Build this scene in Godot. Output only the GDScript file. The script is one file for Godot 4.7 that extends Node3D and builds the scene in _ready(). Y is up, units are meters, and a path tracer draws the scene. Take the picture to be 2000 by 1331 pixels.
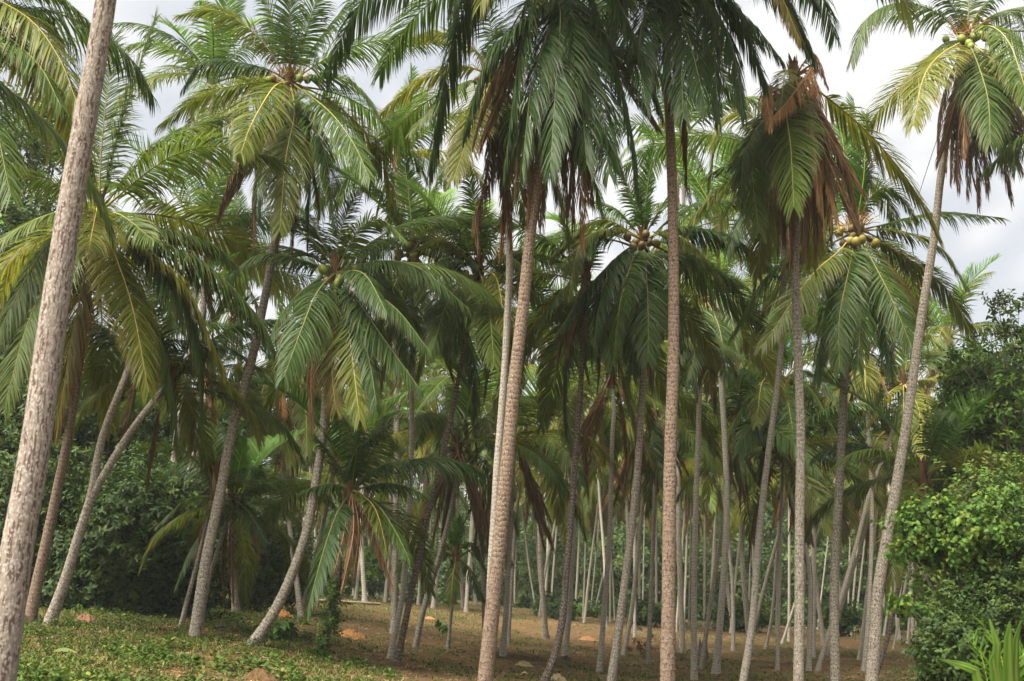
extends Node3D
# A coconut grove under a bright, thinly clouded sky.

const FOCAL := 1944.0          # lens in pixels of the 2000 x 1331 photograph
const PITCH := 0.2443          # camera looks up by 14 degrees
const EYE := 1.65

var rng := RandomNumberGenerator.new()
var taken := {}
var soil_marks: Array = []     # [x, depth, height] where a palm is seen to stand on the ground
var bump := FastNoiseLite.new()
var bark: Array = []
var leaf_mats: Array = []
var rib_mat: StandardMaterial3D
var dead_mat: StandardMaterial3D
var lib := {}
var nut_meshes: Array = []
var mat := {}

# ------------------------------------------------------------------ helpers
func numbered(called: String) -> String:
	var k: int = taken.get(called, 0)
	taken[called] = k + 1
	return called if k == 0 else "%s_%03d" % [called, k]

func tag(o: Node, label: String, category: String, group := "", kind := "") -> void:
	if label: o.set_meta("label", label)
	if category: o.set_meta("category", category)
	if group: o.set_meta("group", group)
	if kind: o.set_meta("kind", kind)

func thing(called: String, at: Vector3, label: String, category: String, group := "") -> Node3D:
	var o := Node3D.new()
	o.name = numbered(called)
	add_child(o)
	o.position = at
	tag(o, label, category, group)
	return o

func part(parent: Node, called: String, mesh: Mesh, m: Material, xf := Transform3D()) -> MeshInstance3D:
	var o := MeshInstance3D.new()
	o.name = called
	o.mesh = mesh
	if m: o.material_override = m
	o.transform = xf
	parent.add_child(o, true)
	return o

func lin(r: float, g: float, b: float) -> Color:
	return Color(r, g, b)

func srgb(r: float, g: float, b: float) -> Color:
	return Color(r, g, b).linear_to_srgb()

# a pixel of the photograph and a depth (metres in front of the camera, level) give a place
func W(px: float, py: float, d: float) -> Vector3:
	var x := (px - 1000.0) / FOCAL
	var y := -(py - 665.5) / FOCAL
	var c := cos(PITCH)
	var s := sin(PITCH)
	var up := y * c + s
	var fwd := c - y * s
	return Vector3(x / fwd * d, EYE + up / fwd * d, -d)

func ground_base(x: float, z: float) -> float:
	var h := EYE - 1.85 - 1.15 * tanh(x / 9.0)
	var far := clampf((-z - 110.0) / 200.0, 0.0, 1.0)
	return lerpf(h, EYE - 2.2, far)

func ground(x: float, z: float) -> float:
	var h := ground_base(x, z)
	var sw := 0.35
	var sr := 0.0
	for m in soil_marks:
		var s: float = 1.6 + 0.10 * m[1]
		var dx: float = x - m[0]
		var dz: float = (-z - m[1]) * 0.7
		var q := (dx * dx + dz * dz) / (s * s)
		if q < 9.0:
			var w := exp(-q)
			sw += w * 3.0
			sr += w * 3.0 * m[2]
	h += sr / sw
	h += 0.05 * bump.get_noise_2d(x * 9.0, z * 9.0) + 0.10 * bump.get_noise_2d(x * 2.2, z * 2.2)
	return h

func arrays_mesh(v: PackedVector3Array, n: PackedVector3Array, c: PackedColorArray, idx: PackedInt32Array, uv := PackedVector2Array()) -> ArrayMesh:
	var a := []
	a.resize(Mesh.ARRAY_MAX)
	a[Mesh.ARRAY_VERTEX] = v
	a[Mesh.ARRAY_NORMAL] = n
	if c.size(): a[Mesh.ARRAY_COLOR] = c
	if uv.size(): a[Mesh.ARRAY_TEX_UV] = uv
	a[Mesh.ARRAY_INDEX] = idx
	var m := ArrayMesh.new()
	m.add_surface_from_arrays(Mesh.PRIMITIVE_TRIANGLES, a)
	return m

# even stations along a smooth curve through the points
func spline(pts: PackedVector3Array, n: int) -> PackedVector3Array:
	var fine := PackedVector3Array()
	var last := pts.size() - 1
	for i in last:
		var p0 := pts[maxi(i - 1, 0)] if i > 0 else pts[0] * 2.0 - pts[1]
		var p1 := pts[i]
		var p2 := pts[i + 1]
		var p3 := pts[i + 2] if i + 2 <= last else p2 * 2.0 - p1
		for k in 12:
			fine.append(p1.cubic_interpolate(p2, p0, p3, k / 12.0))
	fine.append(pts[last])
	var cum := PackedFloat32Array([0.0])
	for i in range(1, fine.size()):
		cum.append(cum[i - 1] + fine[i].distance_to(fine[i - 1]))
	var total := cum[cum.size() - 1]
	var out := PackedVector3Array()
	var j := 0
	for i in n + 1:
		var want := total * i / n
		while j < fine.size() - 2 and cum[j + 1] < want:
			j += 1
		var seg := maxf(cum[j + 1] - cum[j], 1e-6)
		out.append(fine[j].lerp(fine[j + 1], clampf((want - cum[j]) / seg, 0.0, 1.0)))
	return out

# a tube along stations; radius per station; optional uv metres
func tube(st: PackedVector3Array, rad: PackedFloat32Array, sides: int, col := Color(-1, 0, 0), uvo := Vector2.ZERO, circ := 0.8) -> ArrayMesh:
	var v := PackedVector3Array()
	var nn := PackedVector3Array()
	var c := PackedColorArray()
	var uv := PackedVector2Array()
	var idx := PackedInt32Array()
	var along := 0.0
	var prev := Vector3.RIGHT
	for i in st.size():
		var t := (st[mini(i + 1, st.size() - 1)] - st[maxi(i - 1, 0)]).normalized()
		if i > 0: along += st[i].distance_to(st[i - 1])
		var a := (prev - t * prev.dot(t)).normalized()
		prev = a
		var b := t.cross(a)
		for k in sides + 1:
			var an := TAU * k / sides
			var d := a * cos(an) + b * sin(an)
			v.append(st[i] + d * rad[i])
			nn.append(d)
			if col.r >= 0.0: c.append(col)
			uv.append(Vector2(uvo.x + float(k) / sides, uvo.y + along))
	var row := sides + 1
	for i in st.size() - 1:
		for k in sides:
			var p := i * row + k
			idx.append_array([p, p + row, p + 1, p + 1, p + row, p + row + 1])
	return arrays_mesh(v, nn, c, idx, uv)

# ------------------------------------------------------------------ fronds
# Leaflets in two ranks along a midrib. Returns [leaflets, midrib] (or one mesh when joined).
func frond_mesh(pts: PackedVector3Array, side0: Vector3, o: Dictionary) -> Array:
	var ns := 18
	var st := spline(pts, ns)
	var n: int = o.n
	var lmax: float = o.lmax
	var w0: float = o.w
	var dead: bool = o.get("dead", false)
	var droop: float = o.droop
	var twist: float = o.twist
	var lift: float = o.lift
	var col: Color = o.col
	var tip: Color = o.tip
	var tipshare: float = o.tipshare
	var stray: float = o.get("stray", 0.03)
	var tang := PackedVector3Array()
	var sides := PackedVector3Array()
	for i in ns + 1:
		var t := (st[mini(i + 1, ns)] - st[maxi(i - 1, 0)]).normalized()
		tang.append(t)
		var s := (side0 - t * side0.dot(t)).normalized()
		sides.append(s.rotated(t, twist * float(i) / ns))
	var v := PackedVector3Array()
	var nn := PackedVector3Array()
	var c := PackedColorArray()
	var idx := PackedInt32Array()
	var t0: float = o.get("t0", 0.15)
	for sgn: float in [-1.0, 1.0]:
		var wave := rng.randf() * TAU
		for i in n:
			if rng.randf() < stray:
				continue
			var u: float = (i + 0.5 + rng.randf_range(-0.3, 0.3)) / n
			var f: float = (t0 + (1.0 - t0) * u) * ns
			var k := mini(int(f), ns - 1)
			var fr := f - k
			var p := st[k].lerp(st[k + 1], fr)
			var T := tang[k].lerp(tang[k + 1], fr).normalized()
			var S := sides[k].lerp(sides[k + 1], fr).normalized()
			var N := S.cross(T)
			if N.y < 0.0 and absf(T.y) < 0.9: N = -N
			var prof := lerpf(0.62, 1.0, minf(u / 0.3, 1.0)) if u < 0.3 else lerpf(1.0, 0.36, pow((u - 0.3) / 0.7, 1.5))
			var ln := lmax * prof * rng.randf_range(0.9, 1.06)
			var ang := lerpf(1.22, 0.42, pow(u, 0.85)) + 0.07 * sin(i * 0.21 + wave) + rng.randf_range(-0.09, 0.09)
			if dead:
				ang *= rng.randf_range(0.35, 0.85)
				ln *= rng.randf_range(0.6, 1.0)
			var d := (T * cos(ang) + S * (sgn * sin(ang)) + N * (lift + rng.randf_range(-0.10, 0.10))).normalized()
			var wd := (T - d * T.dot(d))
			if wd.length() < 0.05: wd = N.cross(d)
			wd = wd.normalized().rotated(d, sgn * 0.35 + rng.randf_range(-0.45, 0.45) * (2.2 if dead else 1.0))
			var wid := w0 * lerpf(1.0, 0.6, u) * rng.randf_range(0.85, 1.15)
			var tint := rng.randf_range(0.80, 1.20)
			var hue := rng.randf_range(-0.10, 0.10)
			var cb := Color(col.r * tint * (1.0 + hue), col.g * tint, col.b * tint * (1.0 - hue))
			var ct := cb
			if rng.randf() < tipshare: ct = tip.lerp(cb, rng.randf() * 0.5)
			var base := v.size()
			var q := p
			var dd := d
			var dk := droop * (rng.randf_range(0.6, 1.5) if rng.randf() < 0.93 else rng.randf_range(2.0, 4.0))
			for seg in 4:
				var nrm := dd.cross(wd).normalized()
				if seg < 3:
					var hw: float = wid * [0.55, 1.0, 0.8][seg] * 0.5
					v.append(q - wd * hw); v.append(q + wd * hw)
					nn.append(nrm); nn.append(nrm)
					var cc := cb if seg < 2 else cb.lerp(ct, 0.45)
					c.append(cc); c.append(cc)
					dd = (dd + Vector3(0, -dk * (0.55 + 0.5 * seg), 0)).normalized()
					q += dd * ln * [0.3, 0.36, 0.34][seg]
				else:
					v.append(q); nn.append(nrm); c.append(ct)
			idx.append_array([base, base + 1, base + 2, base + 2, base + 1, base + 3, base + 2, base + 3, base + 4, base + 4, base + 3, base + 5, base + 4, base + 5, base + 6])
	# midrib
	var rad := PackedFloat32Array()
	var r0: float = o.rib
	for i in ns + 1:
		var t := float(i) / ns
		rad.append(r0 * (lerpf(1.9, 0.9, minf(t / 0.15, 1.0)) if t < 0.15 else lerpf(0.9, 0.16, (t - 0.15) / 0.85)))
	var sd: int = o.get("sides", 5)
	var rib := tube(st, rad, sd, o.ribcol)
	if o.get("joined", false):
		var ra := rib.surface_get_arrays(0)
		var off := v.size()
		v.append_array(ra[Mesh.ARRAY_VERTEX]); nn.append_array(ra[Mesh.ARRAY_NORMAL]); c.append_array(ra[Mesh.ARRAY_COLOR])
		for q in ra[Mesh.ARRAY_INDEX]: idx.append(q + off)
		return [arrays_mesh(v, nn, c, idx)]
	return [arrays_mesh(v, nn, c, idx), rib]

# what a frond of each state looks like: 0 green, 1 yellow green (age, and light painted in on lit fronds), 2 dying orange, 3 dead brown, 4 young, 5 deep green
func state(k: int) -> Dictionary:
	match k:
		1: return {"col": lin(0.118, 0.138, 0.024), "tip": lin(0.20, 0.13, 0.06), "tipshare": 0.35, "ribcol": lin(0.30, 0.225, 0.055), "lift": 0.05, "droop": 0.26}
		2: return {"col": lin(0.118, 0.098, 0.018), "tip": lin(0.20, 0.085, 0.02), "tipshare": 0.6, "ribcol": lin(0.27, 0.18, 0.05), "lift": -0.05, "droop": 0.30}
		3: return {"col": lin(0.100, 0.054, 0.027), "tip": lin(0.17, 0.105, 0.055), "tipshare": 0.5, "ribcol": lin(0.20, 0.11, 0.06), "lift": -0.15, "droop": 0.9, "dead": true, "stray": 0.12}
		4: return {"col": lin(0.080, 0.160, 0.018), "tip": lin(0.09, 0.15, 0.02), "tipshare": 0.1, "ribcol": lin(0.24, 0.30, 0.05), "lift": 0.35, "droop": 0.05}
		5: return {"col": lin(0.046, 0.080, 0.022), "tip": lin(0.12, 0.09, 0.05), "tipshare": 0.25, "ribcol": lin(0.12, 0.12, 0.04), "lift": -0.05, "droop": 0.42}
		6: return {"col": lin(0.25, 0.13, 0.052), "tip": lin(0.32, 0.20, 0.10), "tipshare": 0.5, "ribcol": lin(0.30, 0.17, 0.08), "lift": -0.1, "droop": 0.6, "dead": true, "stray": 0.08}
	return {"col": lin(0.068, 0.112, 0.022), "tip": lin(0.15, 0.11, 0.05), "tipshare": 0.3, "ribcol": lin(0.20, 0.18, 0.05), "lift": 0.05, "droop": 0.26}

func lib_points(e0: float, bend: float, length: float) -> PackedVector3Array:
	var p := Vector3.ZERO
	var out := PackedVector3Array([p])
	var n := 7
	for i in n:
		var s := (i + 0.5) / n
		var e := maxf(e0 - bend * pow(s, 1.25), -1.5)
		p += Vector3(cos(e), sin(e), 0) * length / n
		out.append(p)
	return out

func build_library() -> void:
	for lod in 2:
		for kind in ["live", "dead"]:
			var rows: Array = [[86, 16], [72, 50], [58, 78], [42, 92], [24, 90], [4, 78], [-18, 62], [-42, 42], [-62, 25]] if kind == "live" else [[-30, 58], [-60, 30], [-74, 14], [-10, 78]]
			for i in rows.size():
				for variant in 2:
					var e0 := deg_to_rad(rows[i][0])
					var bend := deg_to_rad(rows[i][1] * (0.9 if variant == 0 else 1.15))
					var st: int = 0
					if kind == "dead": st = 3
					elif i <= 1: st = 4
					elif i >= 7: st = 1 if variant == 0 else 5
					elif i >= 4: st = 0 if variant == 0 else 1
					elif variant == 1: st = 5
					var o := state(st)
					o.merge({"n": 125 if lod == 0 else 62, "lmax": 1.08, "w": 0.041 if lod == 0 else 0.066, "twist": [0.5, -0.6][variant], "rib": 0.024 if lod == 0 else 0.03, "sides": 5 if lod == 0 else 4, "joined": true})
					lib["%s%d_%d_%d" % [kind, lod, i, variant]] = frond_mesh(lib_points(e0, bend, 4.5), Vector3(0, 0, 1), o)[0]

# fronds of the shared kinds set round a crown; free = arc of azimuths (from, to) in radians, 0 = right, PI/2 = towards the camera
func auto_fronds(parent: Node3D, at: Vector3, count: int, size: float, lod: int, lo := 0, hi := 8, from := 0.0, to := TAU, mi := 0) -> void:
	var a := rng.randf() * TAU
	for i in count:
		a += 2.39996 + rng.randf_range(-0.25, 0.25)
		var az := from + fposmod(a, TAU) / TAU * (to - from)
		var row := lo + int(floor((i + 0.5) / count * (hi - lo + 1)))
		row = clampi(row, lo, hi)
		var mesh: Mesh = lib["live%d_%d_%d" % [lod, row, rng.randi() % 2]]
		var s := size * rng.randf_range(0.88, 1.1) * (0.8 if row == 0 else 1.0)
		var b := Basis(Vector3.UP, -az) * Basis(Vector3.FORWARD, rng.randf_range(-0.08, 0.08)) * Basis(Vector3.RIGHT, rng.randf_range(-0.5, 0.5))
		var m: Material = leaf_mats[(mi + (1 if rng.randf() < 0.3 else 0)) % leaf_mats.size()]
		part(parent, "frond", mesh, m, Transform3D(b.scaled(Vector3.ONE * s), at + Vector3(cos(az), 0, sin(az)) * 0.10 + Vector3.UP * rng.randf_range(-0.25, 0.1)))

func auto_dead(parent: Node3D, at: Vector3, count: int, size: float, lod: int) -> void:
	var a := rng.randf() * TAU
	for i in count:
		a += 2.39996 + rng.randf_range(-0.3, 0.3)
		var mesh: Mesh = lib["dead%d_%d_%d" % [lod, rng.randi_range(1, 2), rng.randi() % 2]]
		var s := size * rng.randf_range(0.5, 0.85)
		var b := Basis(Vector3.UP, -a) * Basis(Vector3.RIGHT, rng.randf_range(-0.5, 0.5))
		part(parent, "dead_frond", mesh, dead_mat, Transform3D(b.scaled(Vector3.ONE * s), at + Vector3(cos(a), 0, sin(a)) * 0.14 + Vector3.DOWN * rng.randf_range(0.1, 0.5)))

# ------------------------------------------------------------------ palms
func trunk_mesh(st: PackedVector3Array, r_base: float, r_top: float, near: bool, circ_off: Vector2, flare: float, lipscale := 1.0) -> ArrayMesh:
	var length := 0.0
	for i in range(1, st.size()): length += st[i].distance_to(st[i - 1])
	var out := PackedVector3Array()
	var rad := PackedFloat32Array()
	var step := 0.085 if near else 0.5
	var n := maxi(4, int(length / step))
	var even := spline(st, n)
	var acc := 0.0
	var wob := rng.randf() * 50.0
	for i in n + 1:
		var s := length * i / n
		var r := lerpf(r_base, r_top, pow(clampf(s / length, 0, 1), 0.75)) * (1.0 + flare * exp(-s / 0.22))
		r *= 1.0 + 0.05 * bump.get_noise_2d(s * 22.0 + wob, wob * 7.0)
		if near:
			var lip := rng.randf_range(0.012, 0.045) * lipscale
			var dir := (even[mini(i + 1, n)] - even[maxi(i - 1, 0)]).normalized()
			out.append(even[i]); rad.append(r * (1.0 + lip))
			out.append(even[i] + dir * length / n * rng.randf_range(0.2, 0.45)); rad.append(r * (1.0 - lip * 0.4))
		else:
			out.append(even[i]); rad.append(r)
	return tube(out, rad, 14 if near else 9, Color(-1, 0, 0), circ_off)

func coconut(parent: Node3D, at: Vector3, kind: int) -> void:
	var b := Basis.from_euler(Vector3(rng.randf_range(-0.5, 0.5), rng.randf() * TAU, rng.randf_range(-0.5, 0.5)))
	part(parent, "coconut", nut_meshes[kind % nut_meshes.size()], mat.nut, Transform3D(b.scaled(Vector3.ONE * rng.randf_range(0.75, 1.1)), at))

func nut_mesh(col: Color) -> ArrayMesh:
	var v := PackedVector3Array(); var nn := PackedVector3Array(); var c := PackedColorArray(); var idx := PackedInt32Array()
	var rows := 8; var cols := 10
	for i in rows + 1:
		var a := PI * i / rows
		for k in cols + 1:
			var b := TAU * k / cols
			var tri := 1.0 + 0.06 * cos(3.0 * b)
			var d := Vector3(sin(a) * cos(b) * tri, cos(a), sin(a) * sin(b) * tri)
			v.append(Vector3(d.x * 0.10, d.y * 0.128 * (0.92 if d.y > 0.0 else 1.08), d.z * 0.10))
			nn.append(Vector3(d.x, d.y * 0.8, d.z).normalized())
			var q := 1.0 + 0.25 * bump.get_noise_3d(d.x * 60.0, d.y * 60.0, d.z * 60.0 + col.r * 900.0)
			c.append(Color(col.r * q, col.g * q, col.b * q))
	for i in rows:
		for k in cols:
			var p := i * (cols + 1) + k
			idx.append_array([p, p + cols + 1, p + 1, p + 1, p + cols + 1, p + cols + 2])
	return arrays_mesh(v, nn, c, idx)

# a spray of flower stalks: many thin bent strands
func flower_mesh(seed_: int, col: Color) -> ArrayMesh:
	var r := RandomNumberGenerator.new(); r.seed = seed_
	var v := PackedVector3Array(); var nn := PackedVector3Array(); var c := PackedColorArray(); var idx := PackedInt32Array()
	for k in 26:
		var d := Vector3(r.randf_range(-0.8, 0.8), r.randf_range(0.2, 1.0), r.randf_range(-0.8, 0.8)).normalized()
		var p := Vector3(0, 0, 0) + d * 0.12
		var wd := d.cross(Vector3(r.randf() - 0.5, r.randf() - 0.5, r.randf() - 0.5)).normalized()
		var tint := r.randf_range(0.7, 1.2)
		var base := v.size()
		for s in 5:
			var hw := 0.011 * (1.0 - s * 0.12)
			v.append(p - wd * hw); v.append(p + wd * hw)
			var nr := d.cross(wd).normalized()
			nn.append(nr); nn.append(nr)
			c.append(Color(col.r * tint, col.g * tint, col.b * tint)); c.append(Color(col.r * tint, col.g * tint, col.b * tint))
			if s > 0:
				var q := base + s * 2
				idx.append_array([q - 2, q - 1, q, q, q - 1, q + 1])
			p += d * 0.105
			d = (d + Vector3(r.randf_range(-0.25, 0.25), -0.16, r.randf_range(-0.25, 0.25))).normalized()
	return arrays_mesh(v, nn, c, idx)

# fibrous sheaths and cut leaf stalks where the crown sits on the trunk
func sheath_mesh(r: float, h: float) -> ArrayMesh:
	var v := PackedVector3Array(); var nn := PackedVector3Array(); var c := PackedColorArray(); var idx := PackedInt32Array()
	for k in 22:
		var az := k * 2.39996
		var y0 := -h * 0.55 + h * 0.95 * k / 22.0
		var rr := r * lerpf(1.05, 0.55, k / 22.0)
		var o := Vector3(cos(az), 0, sin(az))
		var s := Vector3(-sin(az), 0, cos(az))
		var lean := rng.randf_range(0.08, 0.35)
		var hh := h * rng.randf_range(0.4, 0.75)
		var w := r * rng.randf_range(0.5, 0.8)
		var tint := rng.randf_range(0.6, 1.25)
		var col := Color(0.115 * tint, 0.065 * tint, 0.035 * tint) if rng.randf() < 0.75 else Color(0.20 * tint, 0.135 * tint, 0.06 * tint)
		var base := v.size()
		var rowsn := 4
		for i in rowsn:
			var t := float(i) / (rowsn - 1)
			var cen := o * (rr + lean * hh * t * t) + Vector3.UP * (y0 + hh * t)
			var hw := w * (1.0 - t * t * 0.92)
			var n := (o - Vector3.UP * lean * t).normalized()
			for q in 3:
				var e := (q - 1.0)
				v.append(cen + s * hw * e - o * absf(e) * hw * 0.35)
				nn.append((n + s * e * 0.5).normalized())
				c.append(col)
		for i in rowsn - 1:
			for q in 2:
				var p := base + i * 3 + q
				idx.append_array([p, p + 1, p + 3, p + 1, p + 4, p + 3])
	return arrays_mesh(v, nn, c, idx)

# one stem with its crown, added to the palm's node
func stem(o: Node3D, P: Dictionary, t: Array, crown: Array, first: bool) -> void:
	var D: float = P.d
	var near := D < 30.0
	var org := o.position
	var pts := PackedVector3Array()
	for i in range(0, t.size(), 2):
		pts.append(W(t[i], t[i + 1], D))
	var C := W(crown[0], crown[1], D + float(P.get("back", 0.0)))
	pts.append(C)
	if first:
		var dir := (pts[0] - pts[1]).normalized()
		var p := pts[0]
		for k in 400:
			if p.y < ground(p.x, p.z) - 0.18: break
			p += dir * 0.03
			dir = (dir + Vector3.DOWN * 0.004).normalized()
		if p.distance_to(pts[0]) > 0.25: pts.insert(0, p)
		else: pts[0] = p
	for i in pts.size(): pts[i] -= org
	C -= org
	var rb: float = (P.w[0] * 0.94 - 1.2) * D / FOCAL * 0.5 * (1.0 if first else 0.78)
	var rt: float = (P.w[1] * 0.94 - 1.2) * D / FOCAL * 0.5
	part(o, "trunk", trunk_mesh(spline(pts, maxi(12, pts.size() * 6)), rb, rt, near, Vector2(rng.randf(), rng.randf() * 5.0), P.get("flare", 0.6) if first else 0.0, 0.2 if P.get("bark", 0) == 3 else 1.0), bark[P.get("bark", 0)])
	var dirT := (pts[pts.size() - 1] - pts[pts.size() - 2]).normalized()
	part(o, "leaf_sheath", sheath_mesh(maxf(rt * 1.25, 0.12), 0.75), mat.fibre, Transform3D(Basis(), C - dirT * 0.1))
	var mi: int = P.get("mi", rng.randi() % 3)
	var L: float = P.get("L", 4.6)
	# fronds told apart in the photograph
	if first:
		for f in P.get("f", []):
			hero_frond(o, C, D + float(P.get("back", 0.0)), f, L, mi)
	var size := L / 4.5
	var auto: Array = P.get("auto", [18, 0, 8, 0.0, TAU])
	if auto[0] > 0:
		auto_fronds(o, C, auto[0], size, 0 if near else 1, auto[1], auto[2], auto[3], auto[4], mi)
	auto_dead(o, C, P.get("skirt", 3), size, 0 if near else 1)
	var nuts: int = P.get("nuts", 0)
	for k in nuts:
		var az := rng.randf() * PI + (0.0 if rng.randf() < 0.8 else PI)
		coconut(o, C + Vector3(cos(az), 0, sin(az)) * rng.randf_range(0.28, 0.52) + Vector3.DOWN * rng.randf_range(-0.05, 0.45), P.get("nutkind", 0) + (1 if rng.randf() < 0.25 else 0))
	for k in int(P.get("flowers", 0)):
		var az := rng.randf() * PI
		part(o, "flower_spray", flower_mesh(k * 7 + int(D * 10), Color(0.36, 0.21, 0.06)), mat.fibre, Transform3D(Basis(Vector3.UP, rng.randf() * TAU), C + Vector3(cos(az), 0.1, sin(az)) * 0.22))

func hero_frond(o: Node3D, C: Vector3, D: float, f: Array, L: float, mi: int) -> void:
	var st: int = f[0]
	var front: float = f[1]
	var px: Array = f.slice(2)
	var org := o.position
	var flat := PackedVector3Array([C])
	for i in range(0, px.size(), 2):
		flat.append(W(px[i], px[i + 1], D) - org)
	var plen := 0.0
	var cum := [0.0]
	for i in range(1, flat.size()):
		plen += flat[i].distance_to(flat[i - 1])
		cum.append(plen)
	var want := L * rng.randf_range(0.94, 1.06)
	var extra := minf(sqrt(maxf(want * want - plen * plen, 0.0)), 0.8 * want) * front
	var pts := PackedVector3Array([C])
	for i in range(1, flat.size()):
		var u: float = cum[i] / plen
		var fx := px[(i - 1) * 2] as float
		var fy := px[(i - 1) * 2 + 1] as float
		pts.append(W(fx, fy, D - extra * pow(u, 0.75)) - org)
	var tip := pts[pts.size() - 1]
	var out := Vector3(tip.x - C.x, 0, tip.z - C.z)
	if out.length() < 0.5: out = Vector3(out.x * 0.5, 0, 0.6)
	var side := out.normalized().cross(Vector3.UP).normalized()
	var d := state(st)
	var live: bool = not d.get("dead", false)
	var real := 0.0
	for i in range(1, pts.size()): real += pts[i].distance_to(pts[i - 1])
	d.merge({"n": int(clampf(real * (33.0 if live else 34.0), 50, 175)), "lmax": clampf(real * 0.245, 0.5, 1.22) * (1.0 if live else 0.85), "w": 0.041 if live else 0.028, "twist": rng.randf_range(-0.7, 0.7), "rib": 0.021, "sides": 5})
	side = side.rotated((tip - C).normalized(), rng.randf_range(-0.35, 0.35))
	var made := frond_mesh(pts, side, d)
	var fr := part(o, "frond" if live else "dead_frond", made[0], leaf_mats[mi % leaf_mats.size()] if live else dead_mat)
	if not live and st == 6: fr.set_meta("label", "dead copper coloured frond")
	if st == 2: fr.set_meta("label", "dying frond turning orange yellow")
	part(fr, "midrib", made[1], rib_mat)

func palm(P: Dictionary) -> Node3D:
	var D: float = P.d
	var b := W(P.t[0], P.t[1], D)
	b.y = ground(b.x, b.z)
	var o := thing("coconut_palm", b, P.label, "palm tree", P.get("group", "coconut palms of the grove"))
	stem(o, P, P.t, P.c, true)
	if P.has("t2"):
		stem(o, P, P.t2, P.c2, false)
	return o

# ------------------------------------------------------------------ broadleaf plants
func sprig_mesh(seed_: int, leaves: int, leaf_len: float, leaf_w: float, spread: float, hang: float) -> ArrayMesh:
	var r := RandomNumberGenerator.new(); r.seed = seed_
	var v := PackedVector3Array(); var nn := PackedVector3Array(); var c := PackedColorArray(); var idx := PackedInt32Array()
	for k in leaves:
		var t := float(k) / leaves
		var az := k * 2.4 + r.randf_range(-0.4, 0.4)
		var root := Vector3(0, t * spread, 0) + Vector3(r.randf_range(-1, 1), r.randf_range(-0.5, 0.5), r.randf_range(-1, 1)) * spread * 0.18
		var d := Vector3(cos(az), lerpf(-0.1, 0.8, t) - hang * 0.5, sin(az)).normalized()
		var s := d.cross(Vector3.UP).normalized().rotated(d, r.randf_range(-0.6, 0.6))
		var up := s.cross(d).normalized()
		var ln := leaf_len * r.randf_range(0.7, 1.15)
		var hw := leaf_w * 0.5 * r.randf_range(0.8, 1.1)
		var tint := r.randf_range(0.72, 1.25)
		var col := Color(tint * r.randf_range(0.9, 1.15), tint, tint * 0.95)
		var base := v.size()
		var m1 := root + d * ln * 0.30
		var m2 := root + d * ln * 0.68 + Vector3.DOWN * hang * ln * 0.12
		var tip := root + d * ln + Vector3.DOWN * hang * ln * 0.35
		var fold := up * hw * 0.35
		for p in [root, m1 - s * hw + fold, m1, m1 + s * hw + fold, m2 - s * hw * 0.8 + fold, m2, m2 + s * hw * 0.8 + fold, tip]:
			v.append(p)
			c.append(col)
		for e in [0.0, -0.35, 0.0, 0.35, -0.35, 0.0, 0.35, 0.0]:
			nn.append((up - s * e * -1.0).normalized())
		for q in [[0, 1, 2], [0, 2, 3], [1, 4, 2], [2, 4, 5], [2, 5, 3], [3, 5, 6], [4, 7, 5], [5, 7, 6]]:
			idx.append_array([base + q[0], base + q[1], base + q[2]])
	return arrays_mesh(v, nn, c, idx)

# sprigs spread through lumpy blobs: [centre, radii, count]
func foliage(parent: Node3D, called: String, mesh: Mesh, m: Material, blobs: Array, cols: Array, size: Vector2, rough := 0.6) -> MultiMeshInstance3D:
	var xf: Array = []
	var cc: Array = []
	for b in blobs:
		var cen: Vector3 = b[0]
		var rad: Vector3 = b[1]
		for i in int(b[2]):
			var d := Vector3(rng.randfn(), rng.randfn(), rng.randfn()).normalized()
			var lump := 1.0 + rough * 1.6 * bump.get_noise_3d(d.x * 90.0 + cen.x * 31.0, d.y * 90.0 + cen.y * 17.0, d.z * 90.0)
			var rr := lump * (1.0 - 0.55 * pow(rng.randf(), 2.2)) * rng.randf_range(0.93, 1.05)
			var p := cen + d * rad * rr + Vector3(rng.randfn(), rng.randfn(), rng.randfn()) * minf(0.16, 0.14 * rad.length())
			var axis := (d * 0.9 + Vector3.UP * 0.5 + Vector3(rng.randfn(), rng.randfn(), rng.randfn()) * 0.45).normalized()
			var x := axis.cross(Vector3(rng.randf() - 0.5, rng.randf() - 0.5, rng.randf() - 0.5)).normalized()
			var bs := Basis(x, axis, x.cross(axis)).scaled(Vector3.ONE * rng.randf_range(size.x, size.y))
			xf.append(Transform3D(bs, p))
			var k: Color = cols[rng.randi() % cols.size()]
			var q := rng.randf_range(0.8, 1.2)
			cc.append(Color(k.r * q, k.g * q, k.b * q))
	return copies(parent, called, mesh, m, xf, cc)

func copies(parent: Node, called: String, mesh: Mesh, m: Material, xf: Array, cc: Array) -> MultiMeshInstance3D:
	var mm := MultiMesh.new()
	mm.transform_format = MultiMesh.TRANSFORM_3D
	mm.use_colors = true
	mm.mesh = mesh
	mm.instance_count = xf.size()
	for i in xf.size():
		mm.set_instance_transform(i, xf[i])
		mm.set_instance_color(i, cc[i])
	var o := MultiMeshInstance3D.new()
	o.name = called
	o.multimesh = mm
	o.material_override = m
	parent.add_child(o, true)
	o.set_meta("kind", "stuff")
	return o

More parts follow.
